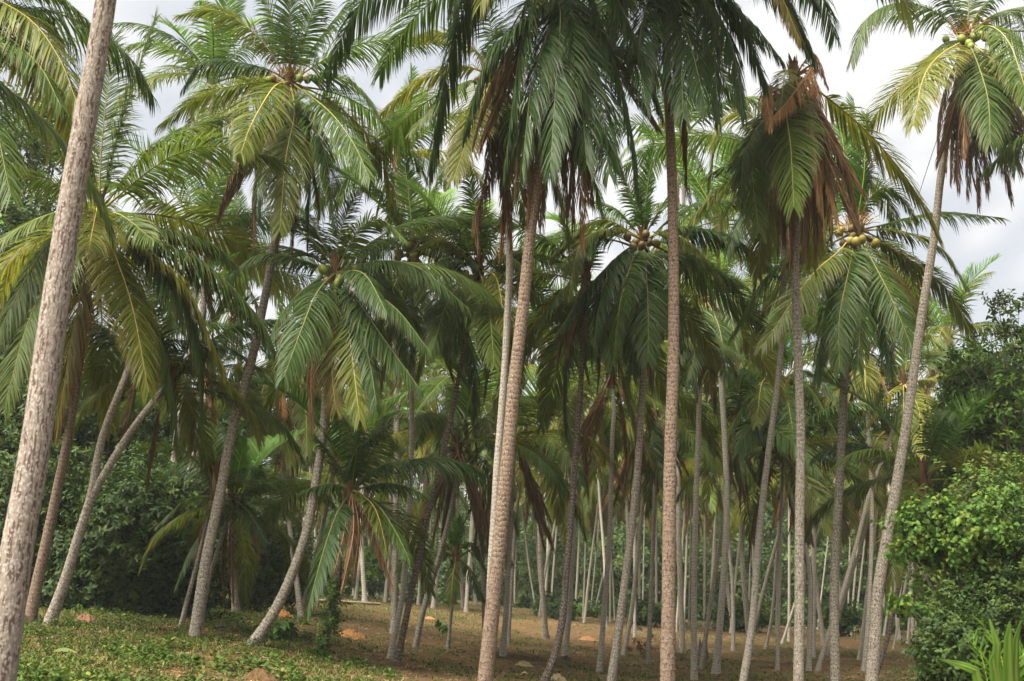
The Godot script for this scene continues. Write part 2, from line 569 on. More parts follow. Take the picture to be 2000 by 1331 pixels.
func limb(parent: Node3D, called: String, pts: PackedVector3Array, r0: float, r1: float, m: Material) -> void:
	var st := spline(pts, maxi(8, pts.size() * 4))
	var rad := PackedFloat32Array()
	for i in st.size():
		rad.append(lerpf(r0, r1, float(i) / (st.size() - 1)) * (1.0 + 0.12 * bump.get_noise_2d(i * 40.0, r0 * 900.0)))
	part(parent, called, tube(st, rad, 8, Color(-1, 0, 0), Vector2(rng.randf(), rng.randf())), m)

func lump(rx: float, h: float, rz: float, seed_: float, col: Color, rough: float, nseg := 22, nring := 9) -> ArrayMesh:
	var v := PackedVector3Array(); var c := PackedColorArray(); var idx := PackedInt32Array(); var nn := PackedVector3Array()
	for i in nring + 1:
		var t := float(i) / nring
		for k in nseg:
			var a := TAU * k / nseg
			var dx := cos(a); var dz := sin(a)
			var rr := t * (1.0 + 0.25 * bump.get_noise_2d(dx * 45.0 + seed_, dz * 45.0))
			var y := h * pow(cos(minf(t, 1.0) * PI * 0.5), 1.2) - 0.12 * t * t
			y += rough * (bump.get_noise_2d(dx * t * 170.0 + seed_, dz * t * 170.0 + seed_ * 2.0) + 0.8 * bump.get_noise_2d(dx * t * 520.0 + seed_, dz * t * 520.0)) * (1.0 - 0.4 * t)
			v.append(Vector3(dx * rr * rx, y, dz * rr * rz))
			var q := 1.0 + 0.35 * bump.get_noise_2d(dx * t * 260.0 + seed_ * 3.0, dz * t * 260.0)
			c.append(Color(col.r * q, col.g * q, col.b * q))
			nn.append(Vector3.UP)
	for i in nring:
		for k in nseg:
			var p := i * nseg + k
			var p2 := i * nseg + (k + 1) % nseg
			idx.append_array([p, p + nseg, p2, p2, p + nseg, p2 + nseg])
	var st := SurfaceTool.new()
	st.create_from(arrays_mesh(v, nn, c, idx), 0)
	st.generate_normals()
	return st.commit()

# ------------------------------------------------------------------ textures
func bark_texture(kind: int, wpx: int, hpx: int) -> Array:
	var im := Image.create(wpx, hpx, false, Image.FORMAT_RGB8)
	var hi := Image.create(wpx, hpx, false, Image.FORMAT_RGB8)
	var n1 := FastNoiseLite.new(); n1.seed = 11 + kind; n1.frequency = 1.0; n1.fractal_octaves = 3
	var n2 := FastNoiseLite.new(); n2.seed = 31 + kind; n2.frequency = 1.0; n2.fractal_octaves = 2
	var n3 := FastNoiseLite.new(); n3.seed = 51 + kind; n3.frequency = 1.0; n3.fractal_octaves = 2
	var pal: Array = [
		[Color(0.315, 0.280, 0.235), Color(0.100, 0.078, 0.060), Color(0.46, 0.44, 0.39)],
		[Color(0.170, 0.120, 0.088), Color(0.056, 0.036, 0.026), Color(0.34, 0.29, 0.24)],
		[Color(0.090, 0.064, 0.050), Color(0.034, 0.023, 0.019), Color(0.36, 0.33, 0.30)],
		[Color(0.225, 0.192, 0.165), Color(0.085, 0.055, 0.045), Color(0.37, 0.335, 0.30)],
		[Color(0.205, 0.176, 0.142), Color(0.066, 0.050, 0.039), Color(0.40, 0.38, 0.33)]][kind]
	var lichen_cut: float = [0.24, 0.34, 0.26, 0.12, 0.16][kind]
	var dark_cut: float = [0.26, 0.22, 0.05, 0.04, 0.16][kind]
	for y in hpx:
		var vv := 6.0 * (1.0 - absf(2.0 * y / hpx - 1.0))
		for x in wpx:
			var a := TAU * x / wpx
			var cx := cos(a) * 0.14
			var cz := sin(a) * 0.14
			var fis := n1.get_noise_3d(cx * 95.0, vv * 9.0, cz * 95.0)
			var blot := n2.get_noise_3d(cx * 22.0 + 40.0, vv * (6.5 if kind != 3 else 4.2), cz * 22.0)
			var lich := n3.get_noise_3d(cx * 34.0, vv * 22.0 + 70.0, cz * 34.0)
			var ringp := vv * 11.5 + 0.55 * n2.get_noise_3d(cx * 9.0, vv * 3.0, cz * 9.0 + 9.0)
			var ring := absf(ringp - roundf(ringp))
			var rl := clampf(1.0 - ring * (5.5 if kind != 3 else 8.0), 0.0, 1.0)
			var lip := clampf(1.0 - absf(ringp - roundf(ringp) - 0.24) * 7.0, 0.0, 1.0) * float(kind != 3)
			var c: Color = pal[0]
			c = c.lerp(pal[1], smoothstep(dark_cut, dark_cut + 0.22, blot) * 0.9)
			c = c.lerp(pal[2], smoothstep(lichen_cut, lichen_cut + 0.16, lich) * 0.85)
			c = c.lerp(pal[1], smoothstep(0.10, 0.50, fis) * [0.6, 0.4, 0.7, 0.6, 0.6][kind])
			c = c.lerp(pal[2], lip * 0.42)
			c = c.lerp(pal[1], rl * (0.85 if kind != 3 else 0.30) * clampf(0.75 + blot, 0.2, 1.0))
			var q := 1.0 + 0.30 * fis
			im.set_pixel(x, y, Color(c.r * q, c.g * q, c.b * q).linear_to_srgb())
			var hgt := clampf(0.55 - 0.45 * rl - (0.5 if kind != 1 else 0.2) * smoothstep(0.05, 0.5, fis) + 0.15 * lich, 0.0, 1.0)
			hi.set_pixel(x, y, Color(hgt, hgt, hgt))
	return [ImageTexture.create_from_image(im), ImageTexture.create_from_image(hi)]

func soil_texture() -> ImageTexture:
	var s := 1024
	var im := Image.create(s, s, false, Image.FORMAT_RGB8)
	var n := FastNoiseLite.new(); n.seed = 5; n.frequency = 1.0; n.fractal_octaves = 4
	for y in s:
		for x in s:
			var a := TAU * x / s; var b := TAU * y / s
			var q := n.get_noise_3d(cos(a) * 9.0 + 3.0 * cos(b), sin(a) * 9.0, sin(b) * 9.0 + 3.0 * cos(b))
			var g := clampf(0.72 + 0.45 * q + rng.randf_range(-0.10, 0.10), 0.25, 1.0)
			im.set_pixel(x, y, Color(g, g * 0.99, g * 0.96))
	# straw, twigs and leaf scraps
	for k in 9000:
		var p := Vector2(rng.randf() * s, rng.randf() * s)
		var d := Vector2.from_angle(rng.randf() * TAU)
		var tone := rng.randf_range(0.25, 1.0)
		var ln := rng.randi_range(6, 34)
		for i in ln:
			var q := p + d * i
			im.set_pixel(posmod(int(q.x), s), posmod(int(q.y), s), Color(tone, tone * 0.93, tone * 0.82))
			d = d.rotated(rng.randf_range(-0.05, 0.05))
	return ImageTexture.create_from_image(im)

func leaf_mat(mul: Color, back: float, rough: float) -> StandardMaterial3D:
	var m := StandardMaterial3D.new()
	m.vertex_color_use_as_albedo = true
	m.albedo_color = mul.linear_to_srgb()
	m.roughness = rough
	m.metallic_specular = 0.28
	m.cull_mode = BaseMaterial3D.CULL_DISABLED
	if back > 0.0:
		m.backlight_enabled = true
		m.backlight = Color(back, back, back * 0.6).linear_to_srgb()
	return m

func make_materials() -> void:
	for k in 5:
		var tx := bark_texture(k, 192 if k != 3 else 384, 1024 if k != 3 else 1536)
		var m := StandardMaterial3D.new()
		m.albedo_texture = tx[0]
		m.uv1_scale = Vector3(1, 1.0 / 12.0, 1)
		m.roughness = 0.95
		m.metallic_specular = 0.2
		m.heightmap_enabled = true
		m.heightmap_texture = tx[1]
		m.heightmap_scale = 1.0 if k != 3 else 0.4
		bark.append(m)
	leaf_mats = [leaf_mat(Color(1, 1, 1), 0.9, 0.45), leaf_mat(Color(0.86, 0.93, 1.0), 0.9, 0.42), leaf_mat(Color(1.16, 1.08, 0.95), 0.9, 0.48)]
	dead_mat = leaf_mat(Color(1, 1, 1), 0.25, 0.8)
	rib_mat = leaf_mat(Color(1, 1, 1), 0.0, 0.5)
	mat.nut = leaf_mat(Color(1, 1, 1), 0.0, 0.45)
	mat.fibre = leaf_mat(Color(1, 1, 1), 0.15, 0.9)
	mat.leaf = leaf_mat(Color(1, 1, 1), 0.5, 0.58)
	mat.grass = leaf_mat(Color(1, 1, 1), 0.5, 0.6)
	mat.earth = leaf_mat(Color(1, 1, 1), 0.0, 0.97)
	mat.earth.metallic_specular = 0.1
	var g := StandardMaterial3D.new()
	g.vertex_color_use_as_albedo = true
	g.albedo_texture = soil_texture()
	g.uv1_triplanar = true
	g.uv1_world_triplanar = true
	g.uv1_scale = Vector3(0.28, 0.28, 0.28)
	g.roughness = 0.97
	g.metallic_specular = 0.1
	mat.ground = g

# ------------------------------------------------------------------ what stands where
# t: trunk from the foot up (pixels), c: crown, d: depth, w: trunk width at foot and top, f: fronds told apart [state, towards the camera, x, y, x, y ...]
func near_palms() -> Array:
	return [
		{"label": "thick blotched pinkish grey trunk leaning right, standing apart before the jungle edge", "d": 8.6, "w": [74, 36], "t": [-6, 1331, 30, 1090, 67, 880, 99, 650, 132, 430, 169, 215, 206, 0, 240, -300], "c": [268, -640], "bark": 3, "L": 5.2, "auto": [12, 1, 4, 0.0, TAU], "skirt": 0, "flare": 0.25},
		{"label": "broad crowned palm with orange dying fronds before the dark jungle hedge", "d": 21, "vis": true, "w": [25, 15], "t": [57, 1214, 74, 1130, 95, 1037, 113, 950, 131, 860, 158, 680], "c": [192, 415], "bark": 1, "L": 5.0, "nuts": 6, "auto": [6, 3, 7, PI, TAU], "skirt": 2, "flare": 0.7, "f": [
			[0, -0.5, 245, 210, 303, 38], [0, 0.2, 200, 260, 222, 70], [5, -0.3, 130, 250, 62, 100], [0, 0.3, 330, 308, 450, 285, 552, 320], [0, -0.4, 310, 280, 450, 222],
			[1, 1.0, 190, 402, 172, 490], [1, 0.9, 225, 500, 258, 600, 290, 766], [1, 0.5, 275, 485, 365, 570, 447, 752], [5, 0.3, 300, 470, 400, 515, 505, 620, 545, 705], [5, 0.0, 290, 440, 400, 470, 462, 520],
			[0, 0.4, 110, 415, 30, 450, -40, 510], [0, 0.8, 130, 500, 62, 610, 6, 800], [2, 0.7, 165, 540, 140, 660, 110, 842], [5, 0.2, 290, 600, 330, 730, 347, 870], [5, 0.1, 340, 560, 390, 680, 396, 815], [0, 0.2, 110, 360, -40, 320], [0, 0.3, 110, 290, -20, 160], [5, 0.6, 90, 480, -30, 700], [0, 0.6, 235, 420, 300, 470]]},
		{"label": "twin stemmed palm forking low above the weeds, bare grey stems", "d": 20.5, "vis": true, "w": [25, 13], "t": [102, 1203, 128, 1130, 152, 1050, 177, 970, 198, 860, 238, 752], "c": [262, 690], "t2": [153, 1048, 176, 978, 204, 926, 244, 860, 282, 806], "c2": [330, 745], "bark": 4, "L": 3.4, "back": 1.0, "auto": [9, 1, 5, PI, TAU], "skirt": 1, "flare": 0.7},
		{"label": "tall palm with lit green crown and brown hanging skirt, trunk curving up from weeds", "d": 22, "vis": true, "w": [25, 16], "t": [379, 1246, 390, 1170, 403, 1090, 432, 952, 449, 860, 487, 720, 508, 626, 529, 517, 545, 400], "c": [566, 160], "bark": 4, "L": 4.5, "nuts": 9, "flowers": 3, "auto": [5, 3, 6, PI, TAU], "skirt": 4, "flare": 0.25, "f": [
			[1, 0.3, 500, 68, 420, 20, 350, 30], [1, 0.4, 470, 165, 385, 190, 310, 248], [1, 0.9, 535, 170, 492, 240, 470, 300], [1, 0.8, 575, 220, 558, 310, 546, 450], [5, 0.5, 600, 240, 604, 330, 602, 470], [0, 0.6, 625, 270, 645, 360, 652, 440],
			[0, 0.5, 640, 215, 690, 280, 722, 350], [0, 0.3, 640, 150, 695, 165, 758, 250], [0, 0.0, 655, 105, 745, 78, 868, 82], [0, 0.4, 598, 60, 645, -70], [0, 0.6, 566, 50, 562, -90], [0, 0.3, 538, 60, 498, -70], [5, -0.2, 620, 80, 700, -20], [5, 0.1, 505, 130, 400, 120, 355, 175],
			[3, 0.3, 530, 250, 498, 350, 494, 470], [3, 0.2, 555, 280, 545, 400, 540, 490], [3, 0.1, 585, 280, 575, 390, 570, 480], [5, 0.3, 560, 250, 515, 330, 500, 420]]},
		{"label": "short slim palm stem leaning just left of the curved trunk", "d": 24, "vis": true, "w": [11, 9], "t": [353, 1224, 366, 1170, 382, 1110, 402, 1030], "c": [424, 940], "bark": 4, "L": 2.2, "auto": [6, 0, 4, PI, TAU], "skirt": 1},
		{"label": "young palm with low arching crown beside the curved trunk", "d": 25, "vis": true, "w": [10, 9], "t": [392, 1228, 407, 1136, 425, 1075, 440, 1030], "c": [455, 975], "bark": 4, "L": 3.1, "auto": [10, 1, 6, PI, TAU], "skirt": 2, "f": [
			[0, 0.2, 415, 970, 362, 978, 307, 1028], [1, 0.3, 425, 915, 385, 892, 352, 900], [5, 0.7, 415, 1020, 375, 1070, 343, 1145], [4, 0.3, 462, 930, 478, 860], [0, 0.3, 490, 955, 535, 925], [5, 0.5, 485, 1000, 520, 1060], [3, 0.4, 490, 1010, 508, 1090], [0, 0.6, 430, 985, 405, 1010]]},
		{"label": "thin pale palm leaning at the edge of the jungle hedge", "d": 29, "vis": true, "w": [13, 10], "t": [294, 1168, 315, 1122, 335, 1060, 350, 995, 366, 930, 382, 867, 392, 815], "c": [410, 730], "bark": 0, "L": 3.6, "auto": [12, 1, 6, PI, TAU], "skirt": 2},
		{"label": "strongly leaning palm with ringed foot and wide dark crown with orange fronds", "d": 22, "vis": true, "w": [24, 16], "t": [494, 1258, 535, 1196, 570, 1122, 599, 1037, 616, 945, 629, 860, 636, 780, 648, 660], "c": [656, 532], "bark": 4, "L": 4.6, "nuts": 5, "auto": [6, 2, 6, PI, TAU], "skirt": 3, "flare": 0.7, "f": [
			[5, 0.2, 560, 500, 500, 500, 440, 545], [5, 0.9, 620, 570, 590, 640, 555, 735], [0, 0.0, 665, 450, 700, 375], [0, 0.3, 700, 450, 745, 430, 792, 470], [0, 0.2, 610, 470, 560, 440], [5, 0.6, 710, 535, 755, 610], [5, 0.2, 740, 510, 820, 525, 918, 605], [5, 0.5, 710, 560, 775, 605, 842, 690], [5, 0.6, 700, 590, 755, 670, 820, 760], [1, 0.7, 675, 610, 688, 700, 702, 818],
			[2, 0.5, 650, 640, 648, 720, 655, 800], [3, 0.4, 625, 640, 608, 720, 610, 840], [5, 0.6, 690, 600, 720, 700, 735, 790], [5, 0.3, 600, 560, 545, 620, 520, 690], [3, 0.2, 670, 680, 640, 780], [0, -0.4, 600, 420, 540, 380]]},
		{"label": "small leaning palm with low pale crown near the jungle hedge", "d": 40.2, "vis": true, "w": [9, 8], "t": [478, 1193, 507, 1100, 535, 1026, 556, 965], "c": [565, 948], "bark": 4, "L": 3.0, "auto": [6, 1, 5, PI, TAU], "skirt": 1, "f": [[0, 0.1, 540, 922, 505, 930, 468, 980], [0, 0.2, 595, 922, 648, 960], [0, 0.4, 548, 935, 515, 950, 498, 975], [0, 0.6, 575, 960, 600, 1000]]},
		{"label": "leaning palm with bare lower trunk behind the hanging dark frond", "d": 35.4, "vis": true, "w": [12, 11], "t": [574, 1236, 590, 1190, 605, 1130, 620, 1072, 641, 970], "c": [655, 900], "bark": 4, "L": 3.8, "auto": [12, 1, 6, 0.0, TAU], "skirt": 2},
		{"label": "vine wrapped young palm with one long dark frond hanging to the ground", "d": 22, "vis": true, "w": [12, 11], "t": [628, 1281, 643, 1224, 652, 1180, 659, 1140, 667, 1060, 672, 1001], "c": [687, 958], "bark": 2, "L": 3.9, "auto": [5, 1, 5, PI, TAU], "skirt": 0, "f": [
			[5, 0.7, 655, 1010, 625, 1100, 600, 1195], [1, 0.5, 708, 968, 735, 1000, 757, 1085], [0, 0.3, 735, 985, 770, 1035, 800, 1095], [5, 0.3, 690, 890, 704, 815], [5, 0.1, 655, 900, 615, 850], [5, 0.3, 735, 915, 795, 895], [5, 0.2, 765, 945, 840, 970], [3, 0.6, 690, 1040, 668, 1150], [3, 0.4, 700, 1030, 690, 1130], [3, 0.3, 730, 1040, 768, 1145], [5, 0.2, 640, 945, 590, 960], [3, 0.5, 672, 1040, 652, 1120], [5, 0.4, 700, 880, 760, 830]]},
		{"label": "pale speckled palm with yellow coconuts, foot touching a darker leaning trunk", "d": 25, "vis": true, "w": [13, 11], "t": [758, 1302, 773, 1230, 786, 1161, 794, 1060, 800, 966, 804, 860, 804, 780, 806, 640], "c": [806, 492], "bark": 0, "L": 4.2, "nuts": 9, "nutkind": 2, "auto": [11, 1, 7, PI, TAU], "skirt": 2, "f": [
			[4, 0.1, 800, 400, 788, 290], [0, 0.2, 832, 410, 868, 320], [0, 0.1, 770, 415, 712, 350], [5, 0.4, 860, 470, 935, 520], [5, 0.5, 745, 470, 685, 540], [0, 0.7, 765, 570, 742, 670], [0, 0.7, 845, 570, 872, 680], [5, 0.6, 800, 590, 795, 720], [1, 0.3, 850, 440, 900, 450]]},
		{"label": "dark slender palm leaning right out of the speckled pair", "d": 24, "vis": true, "w": [15, 10], "t": [775, 1297, 804, 1154, 825, 1058, 843, 977, 867, 878, 891, 766, 905, 682, 923, 598], "c": [937, 528], "bark": 2, "L": 4.1, "nuts": 3, "nutkind": 2, "auto": [10, 1, 6, PI, TAU], "skirt": 2, "f": [
			[0, 0.3, 932, 430, 912, 330], [0, 0.0, 965, 455, 1002, 395], [5, 0.1, 885, 450, 825, 405], [5, 0.4, 870, 505, 798, 570], [1, 0.2, 865, 470, 805, 490], [1, 0.6, 970, 545, 988, 650], [5, 0.7, 880, 580, 842, 690], [0, 0.8, 955, 600, 965, 710], [5, 0.3, 990, 500, 1040, 540], [3, 0.2, 940, 430, 932, 380], [5, 0.5, 900, 600, 880, 700]]},
		{"label": "leaning palm with brown skirt rising right of the speckled pair", "d": 29, "vis": true, "w": [14, 11], "t": [806, 1295, 825, 1200, 850, 1115, 871, 1040, 882, 991, 888, 950], "c": [895, 870], "bark": 4, "L": 4.0, "auto": [12, 1, 6, 0.0, TAU], "skirt": 9, "flare": 0.7},
		{"label": "palm trunk leaning left behind the thick reddish trunk", "d": 30.6, "w": [12, 10], "t": [946, 1265, 945, 1175, 938, 1037, 924, 931, 913, 860, 907, 800], "c": [903, 745], "bark": 0, "L": 4.2, "nuts": 5, "nutkind": 1, "auto": [12, 1, 6, 0.0, TAU], "skirt": 3, "f": [[1, 0.7, 940, 780, 975, 900], [1, 0.6, 880, 800, 850, 900], [0, 0.5, 870, 740, 815, 800]]},
		{"label": "thick reddish lichen spotted trunk with great drooping crown and copper frond", "d": 17.5, "w": [34, 22], "t": [948, 1327, 958, 1230, 967, 1143, 978, 1040, 988, 931, 993, 880, 1005, 745, 1023, 587, 1035, 465, 1048, 360, 1060, 280, 1075, 120], "c": [1086, -50], "bark": 1, "mi": 1, "L": 5.4, "auto": [18, 1, 4, 0.0, TAU], "skirt": 5, "flare": 0.3, "f": [  # leaf tint darkened for shade; unseen upper fronds added to shade the rest
			[5, 0.12, 960, -130, 800, -70, 700, 10, 636, 150], [5, 0.24, 985, -90, 905, 20, 868, 150, 838, 340], [5, 0.36, 1040, -30, 1012, 120, 985, 340], [5, 0.42, 1105, -60, 1128, 80, 1146, 320], [5, 0.30, 1130, -60, 1190, 90, 1235, 260, 1245, 370], [5, 0.18, 1160, -70, 1235, 60, 1292, 215], [5, 0.36, 1080, 30, 1040, 160, 1020, 330], [5, 0.42, 1110, 20, 1165, 150, 1190, 340], [5, 0.06, 1180, -120, 1290, -60, 1330, 60], [5, 0.24, 1060, 10, 960, 100, 905, 260], [5, 0.48, 1095, 30, 1085, 180, 1075, 330],
			[3, -0.1, 1078, 100, 1066, 220, 1062, 400], [3, -0.1, 1095, 120, 1100, 260, 1110, 415], [3, -0.1, 1070, 80, 1050, 200, 1045, 330], [6, 0.0, 1115, 130, 1135, 310, 1137, 475], [3, -0.1, 1110, 100, 1125, 250, 1150, 380], [3, -0.1, 1085, 130, 1080, 260, 1085, 390], [5, 0.30, 1120, 20, 1150, 180, 1215, 330], [5, 0.00, 1000, -100, 900, -30, 880, 80], [3, 0.05, 1078, 120, 1040, 260, 1028, 430], [3, 0.1, 1082, 140, 1060, 280, 1058, 440], [3, 0.0, 1090, 140, 1110, 290, 1120, 440], [3, 0.1, 1080, 120, 1020, 230, 1005, 370], [3, 0.0, 1092, 120, 1135, 240, 1160, 400]]},
		{"label": "smooth pale grey trunk close behind the thick reddish trunk", "d": 21, "w": [18, 15], "t": [955, 1331, 958, 1150, 966, 1000, 971, 913, 984, 745, 990, 640, 995, 517, 990, 400], "c": [963, 150], "bark": 0, "L": 4.5, "nuts": 5, "nutkind": 1, "flowers": 1, "auto": [6, 3, 7, PI, TAU], "skirt": 3, "f": [
			[1, 0.7, 945, 190, 922, 245, 886, 350], [1, 0.1, 905, 130, 830, 150, 745, 220], [1, 0.0, 915, 85, 870, 65, 800, 75], [5, 0.2, 960, 60, 925, -60], [5, 0.5, 1005, 230, 1040, 360], [3, 0.2, 975, 260, 985, 350, 985, 450], [6, 0.1, 985, 250, 990, 380, 978, 500], [3, 0.3, 965, 250, 992, 360, 1000, 480], [5, 0.4, 930, 220, 870, 330], [0, 0.2, 890, 170, 800, 260], [3, 0.5, 955, 330, 930, 420, 935, 480]]},
		{"label": "palm with slim straight trunk and foot in the bare soil behind the reddish trunk", "d": 30.6, "vis": true, "w": [13, 11], "t": [980, 1300, 988, 1200, 994, 1090, 998, 1000], "c": [1004, 850], "bark": 0, "L": 4.2, "auto": [12, 1, 6, 0.0, TAU], "skirt": 7},
		{"label": "slim palm paired with another, its foot hidden behind drying grass", "d": 37, "vis": true, "w": [9, 8], "t": [993, 1254, 1000, 1130, 1008, 1010, 1014, 960], "c": [1022, 900], "bark": 4, "L": 4.0, "auto": [12, 1, 6, 0.0, TAU], "skirt": 6},
		{"label": "dark almost black trunk with white collar, bent at the foot", "d": 24, "w": [17, 11], "t": [1066, 1327, 1084, 1278, 1098, 1214, 1106, 1120, 1109, 1090, 1119, 966, 1126, 860, 1135, 745, 1140, 620], "c": [1146, 545], "bark": 2, "L": 4.2, "auto": [16, 1, 8, PI * 0.9, TAU * 1.05], "skirt": 5, "f": [[5, 0.3, 1095, 570, 1048, 650], [5, 0.6, 1175, 610, 1195, 720], [0, 0.2, 1120, 480, 1095, 420]]},
		{"label": "ringed grey palm standing on a mound of roots by the dark bent trunk", "d": 33.8, "vis": true, "w": [13, 10], "t": [1104, 1280, 1113, 1180, 1117, 1090, 1124, 980, 1132, 880], "c": [1140, 770], "bark": 0, "L": 4.2, "nuts": 4, "auto": [12, 1, 6, 0.0, TAU], "skirt": 4, "f": [[1, 0.5, 1100, 800, 1070, 880], [0, 0.2, 1095, 740, 1025, 780]]},
		{"label": "pale grey palm with brown tuft below its crown, between reddish trunks", "d": 29, "w": [13, 10], "t": [1169, 1329, 1180, 1196, 1190, 1055, 1193, 960, 1196, 860, 1199, 800], "c": [1192, 728], "bark": 0, "L": 4.1, "auto": [12, 1, 6, 0.0, TAU], "skirt": 8},
		{"label": "palm with big balanced crown of green feathers and coconuts, left of reddish straight trunk", "d": 24, "w": [19, 14], "t": [1194, 1331, 1211, 1214, 1229, 1072, 1243, 948, 1249, 860, 1252, 800, 1259, 700, 1258, 580], "c": [1256, 468], "bark": 4, "L": 4.4, "nuts": 9, "nutkind": 1, "auto": [6, 2, 6, PI, TAU], "skirt": 3, "f": [
			[1, 0.4, 1195, 448, 1135, 475, 1110, 580], [1, 0.1, 1170, 430, 1080, 500], [5, 0.4, 1210, 500, 1150, 560, 1088, 650], [0, 0.9, 1235, 510, 1212, 590, 1198, 700], [0, 0.9, 1262, 530, 1266, 600, 1266, 705], [5, 0.6, 1290, 530, 1318, 580, 1335, 680], [1, 0.5, 1305, 455, 1355, 480, 1412, 550], [5, 0.1, 1330, 445, 1430, 465, 1518, 535], [4, 0.2, 1263, 380, 1278, 280], [0, 0.1, 1230, 370, 1195, 300], [0, 0.0, 1300, 390, 1355, 320], [0, -0.2, 1205, 410, 1140, 390], [5, 0.7, 1235, 540, 1240, 620, 1235, 730], [3, 0.3, 1270, 620, 1275, 760], [5, 0.7, 1200, 510, 1170, 600, 1160, 690]]},
		{"label": "pale palm leaning right, foot in a small clay heap", "d": 37, "vis": true, "w": [11, 9], "t": [1218, 1283, 1228, 1230, 1236, 1178, 1247, 1072, 1257, 966, 1262, 900], "c": [1272, 815], "bark": 0, "L": 4.0, "nuts": 3, "auto": [12, 1, 6, 0.0, TAU], "skirt": 4},
		{"label": "straight thin palm with heavy dark brown skirt, left of reddish straight trunk", "d": 33.8, "w": [11, 9], "t": [1264, 1331, 1269, 1230, 1272, 1143, 1276, 1050, 1279, 960], "c": [1280, 800], "bark": 4, "L": 3.9, "auto": [14, 2, 7, 0.0, TAU], "skirt": 12},
		{"label": "straight reddish brown ringed trunk rising to dark drooping crown", "d": 18, "w": [33, 20], "t": [1304, 1331, 1306, 1200, 1307, 1072, 1310, 860, 1315, 710, 1316, 560, 1315, 465, 1311, 300, 1302, 105], "c": [1298, -60], "bark": 1, "mi": 1, "L": 5.2, "auto": [18, 1, 4, 0.0, TAU], "skirt": 2, "flare": 0.2, "f": [  # bluish dark leaf tint paints shade; extra fronds above view added to shade
			[5, 0.30, 1330, -60, 1385, 40, 1404, 240], [5, 0.24, 1360, -80, 1440, 20, 1498, 165], [5, 0.12, 1380, -110, 1490, -60, 1550, 20, 1590, 110], [5, 0.36, 1318, -20, 1350, 90, 1380, 215], [5, 0.42, 1305, 0, 1328, 100, 1335, 230], [5, 0.18, 1260, -80, 1210, 0, 1180, 120], [5, 0.30, 1275, -30, 1250, 80, 1262, 210], [5, 0.24, 1340, -40, 1420, 60, 1455, 230], [5, 0.18, 1350, -60, 1465, 40, 1530, 120], [2, 0.2, 1370, -70, 1500, -40, 1565, 80], [5, 0.00, 1400, -130, 1530, -100, 1600, 10], [3, 0.2, 1290, 20, 1275, 120, 1282, 210]]},
		{"label": "pale speckled palm with dark hanging fronds, right of reddish straight trunk", "d": 29, "w": [14, 11], "t": [1356, 1331, 1356, 1143, 1360, 966, 1364, 860, 1366, 780, 1370, 690], "c": [1376, 580], "bark": 0, "L": 4.1, "nuts": 7, "nutkind": 0, "auto": [11, 1, 7, PI, TAU], "skirt": 4, "f": [
			[0, 0.2, 1430, 542, 1490, 590], [2, 0.7, 1384, 650, 1386, 770], [5, 0.6, 1345, 610, 1322, 720], [5, 0.7, 1405, 640, 1422, 750], [0, 0.1, 1382, 490, 1402, 400], [0, 0.1, 1340, 520, 1295, 480], [3, 0.3, 1372, 680, 1362, 780], [5, 0.7, 1365, 640, 1350, 740], [0, 0.2, 1415, 520, 1460, 480], [5, 0.4, 1420, 590, 1440, 690]]},
		{"label": "slender palm leaning right beside the pale speckled trunk", "d": 33.8, "w": [11, 9], "t": [1368, 1326, 1378, 1250, 1388, 1179, 1410, 1037, 1427, 931, 1431, 890], "c": [1436, 835], "bark": 4, "L": 4.0, "auto": [12, 1, 6, 0.0, TAU], "skirt": 5},
		{"label": "grey trunk leaning right, crossing behind the brown skirted palm's straight trunk", "d": 24, "w": [18, 11], "t": [1452, 1331, 1470, 1214, 1484, 1037, 1503, 870, 1520, 745, 1529, 640, 1531, 577], "c": [1530, 320], "bark": 0, "L": 4.4, "auto": [6, 3, 6, PI, TAU], "skirt": 4, "f": [
			[1, 0.5, 1460, 220, 1405, 250, 1384, 360], [0, 0.4, 1495, 290, 1475, 450], [0, 0.1, 1470, 300, 1370, 350], [5, 0.2, 1500, 350, 1440, 440, 1420, 500]]},
		{"label": "thin palm leaning right in the shade between two grey trunks", "d": 40.2, "vis": true, "w": [10, 8], "t": [1456, 1293, 1473, 1232, 1498, 1129, 1519, 1051, 1530, 990], "c": [1538, 920], "bark": 4, "L": 3.8, "auto": [12, 1, 6, 0.0, TAU], "skirt": 5},
		{"label": "tall palm wrapped in a heavy skirt of dead copper and brown fronds", "d": 20, "w": [23, 17], "t": [1560, 1331, 1562, 1180, 1562, 1037, 1564, 860, 1562, 780, 1557, 640, 1554, 517, 1556, 330], "c": [1552, 150], "bark": 4, "L": 4.4, "auto": [3, 6, 8, PI, TAU], "skirt": 17, "f": [
			[0, 0.9, 1536, 205, 1545, 290, 1551, 405], [6, 0.5, 1590, 125, 1545, 190, 1496, 245], [6, 0.3, 1588, 140, 1608, 270, 1636, 430], [6, 0.3, 1585, 150, 1600, 300, 1612, 460], [3, 0.4, 1590, 105, 1618, 170], [3, 0.5, 1540, 230, 1520, 350, 1518, 490], [3, 0.3, 1550, 240, 1545, 380, 1545, 510], [3, 0.4, 1565, 240, 1570, 380, 1568, 505], [3, 0.3, 1575, 220, 1592, 350, 1594, 495], [3, 0.2, 1590, 200, 1615, 330, 1625, 470], [3, 0.3, 1525, 220, 1505, 330, 1500, 450],
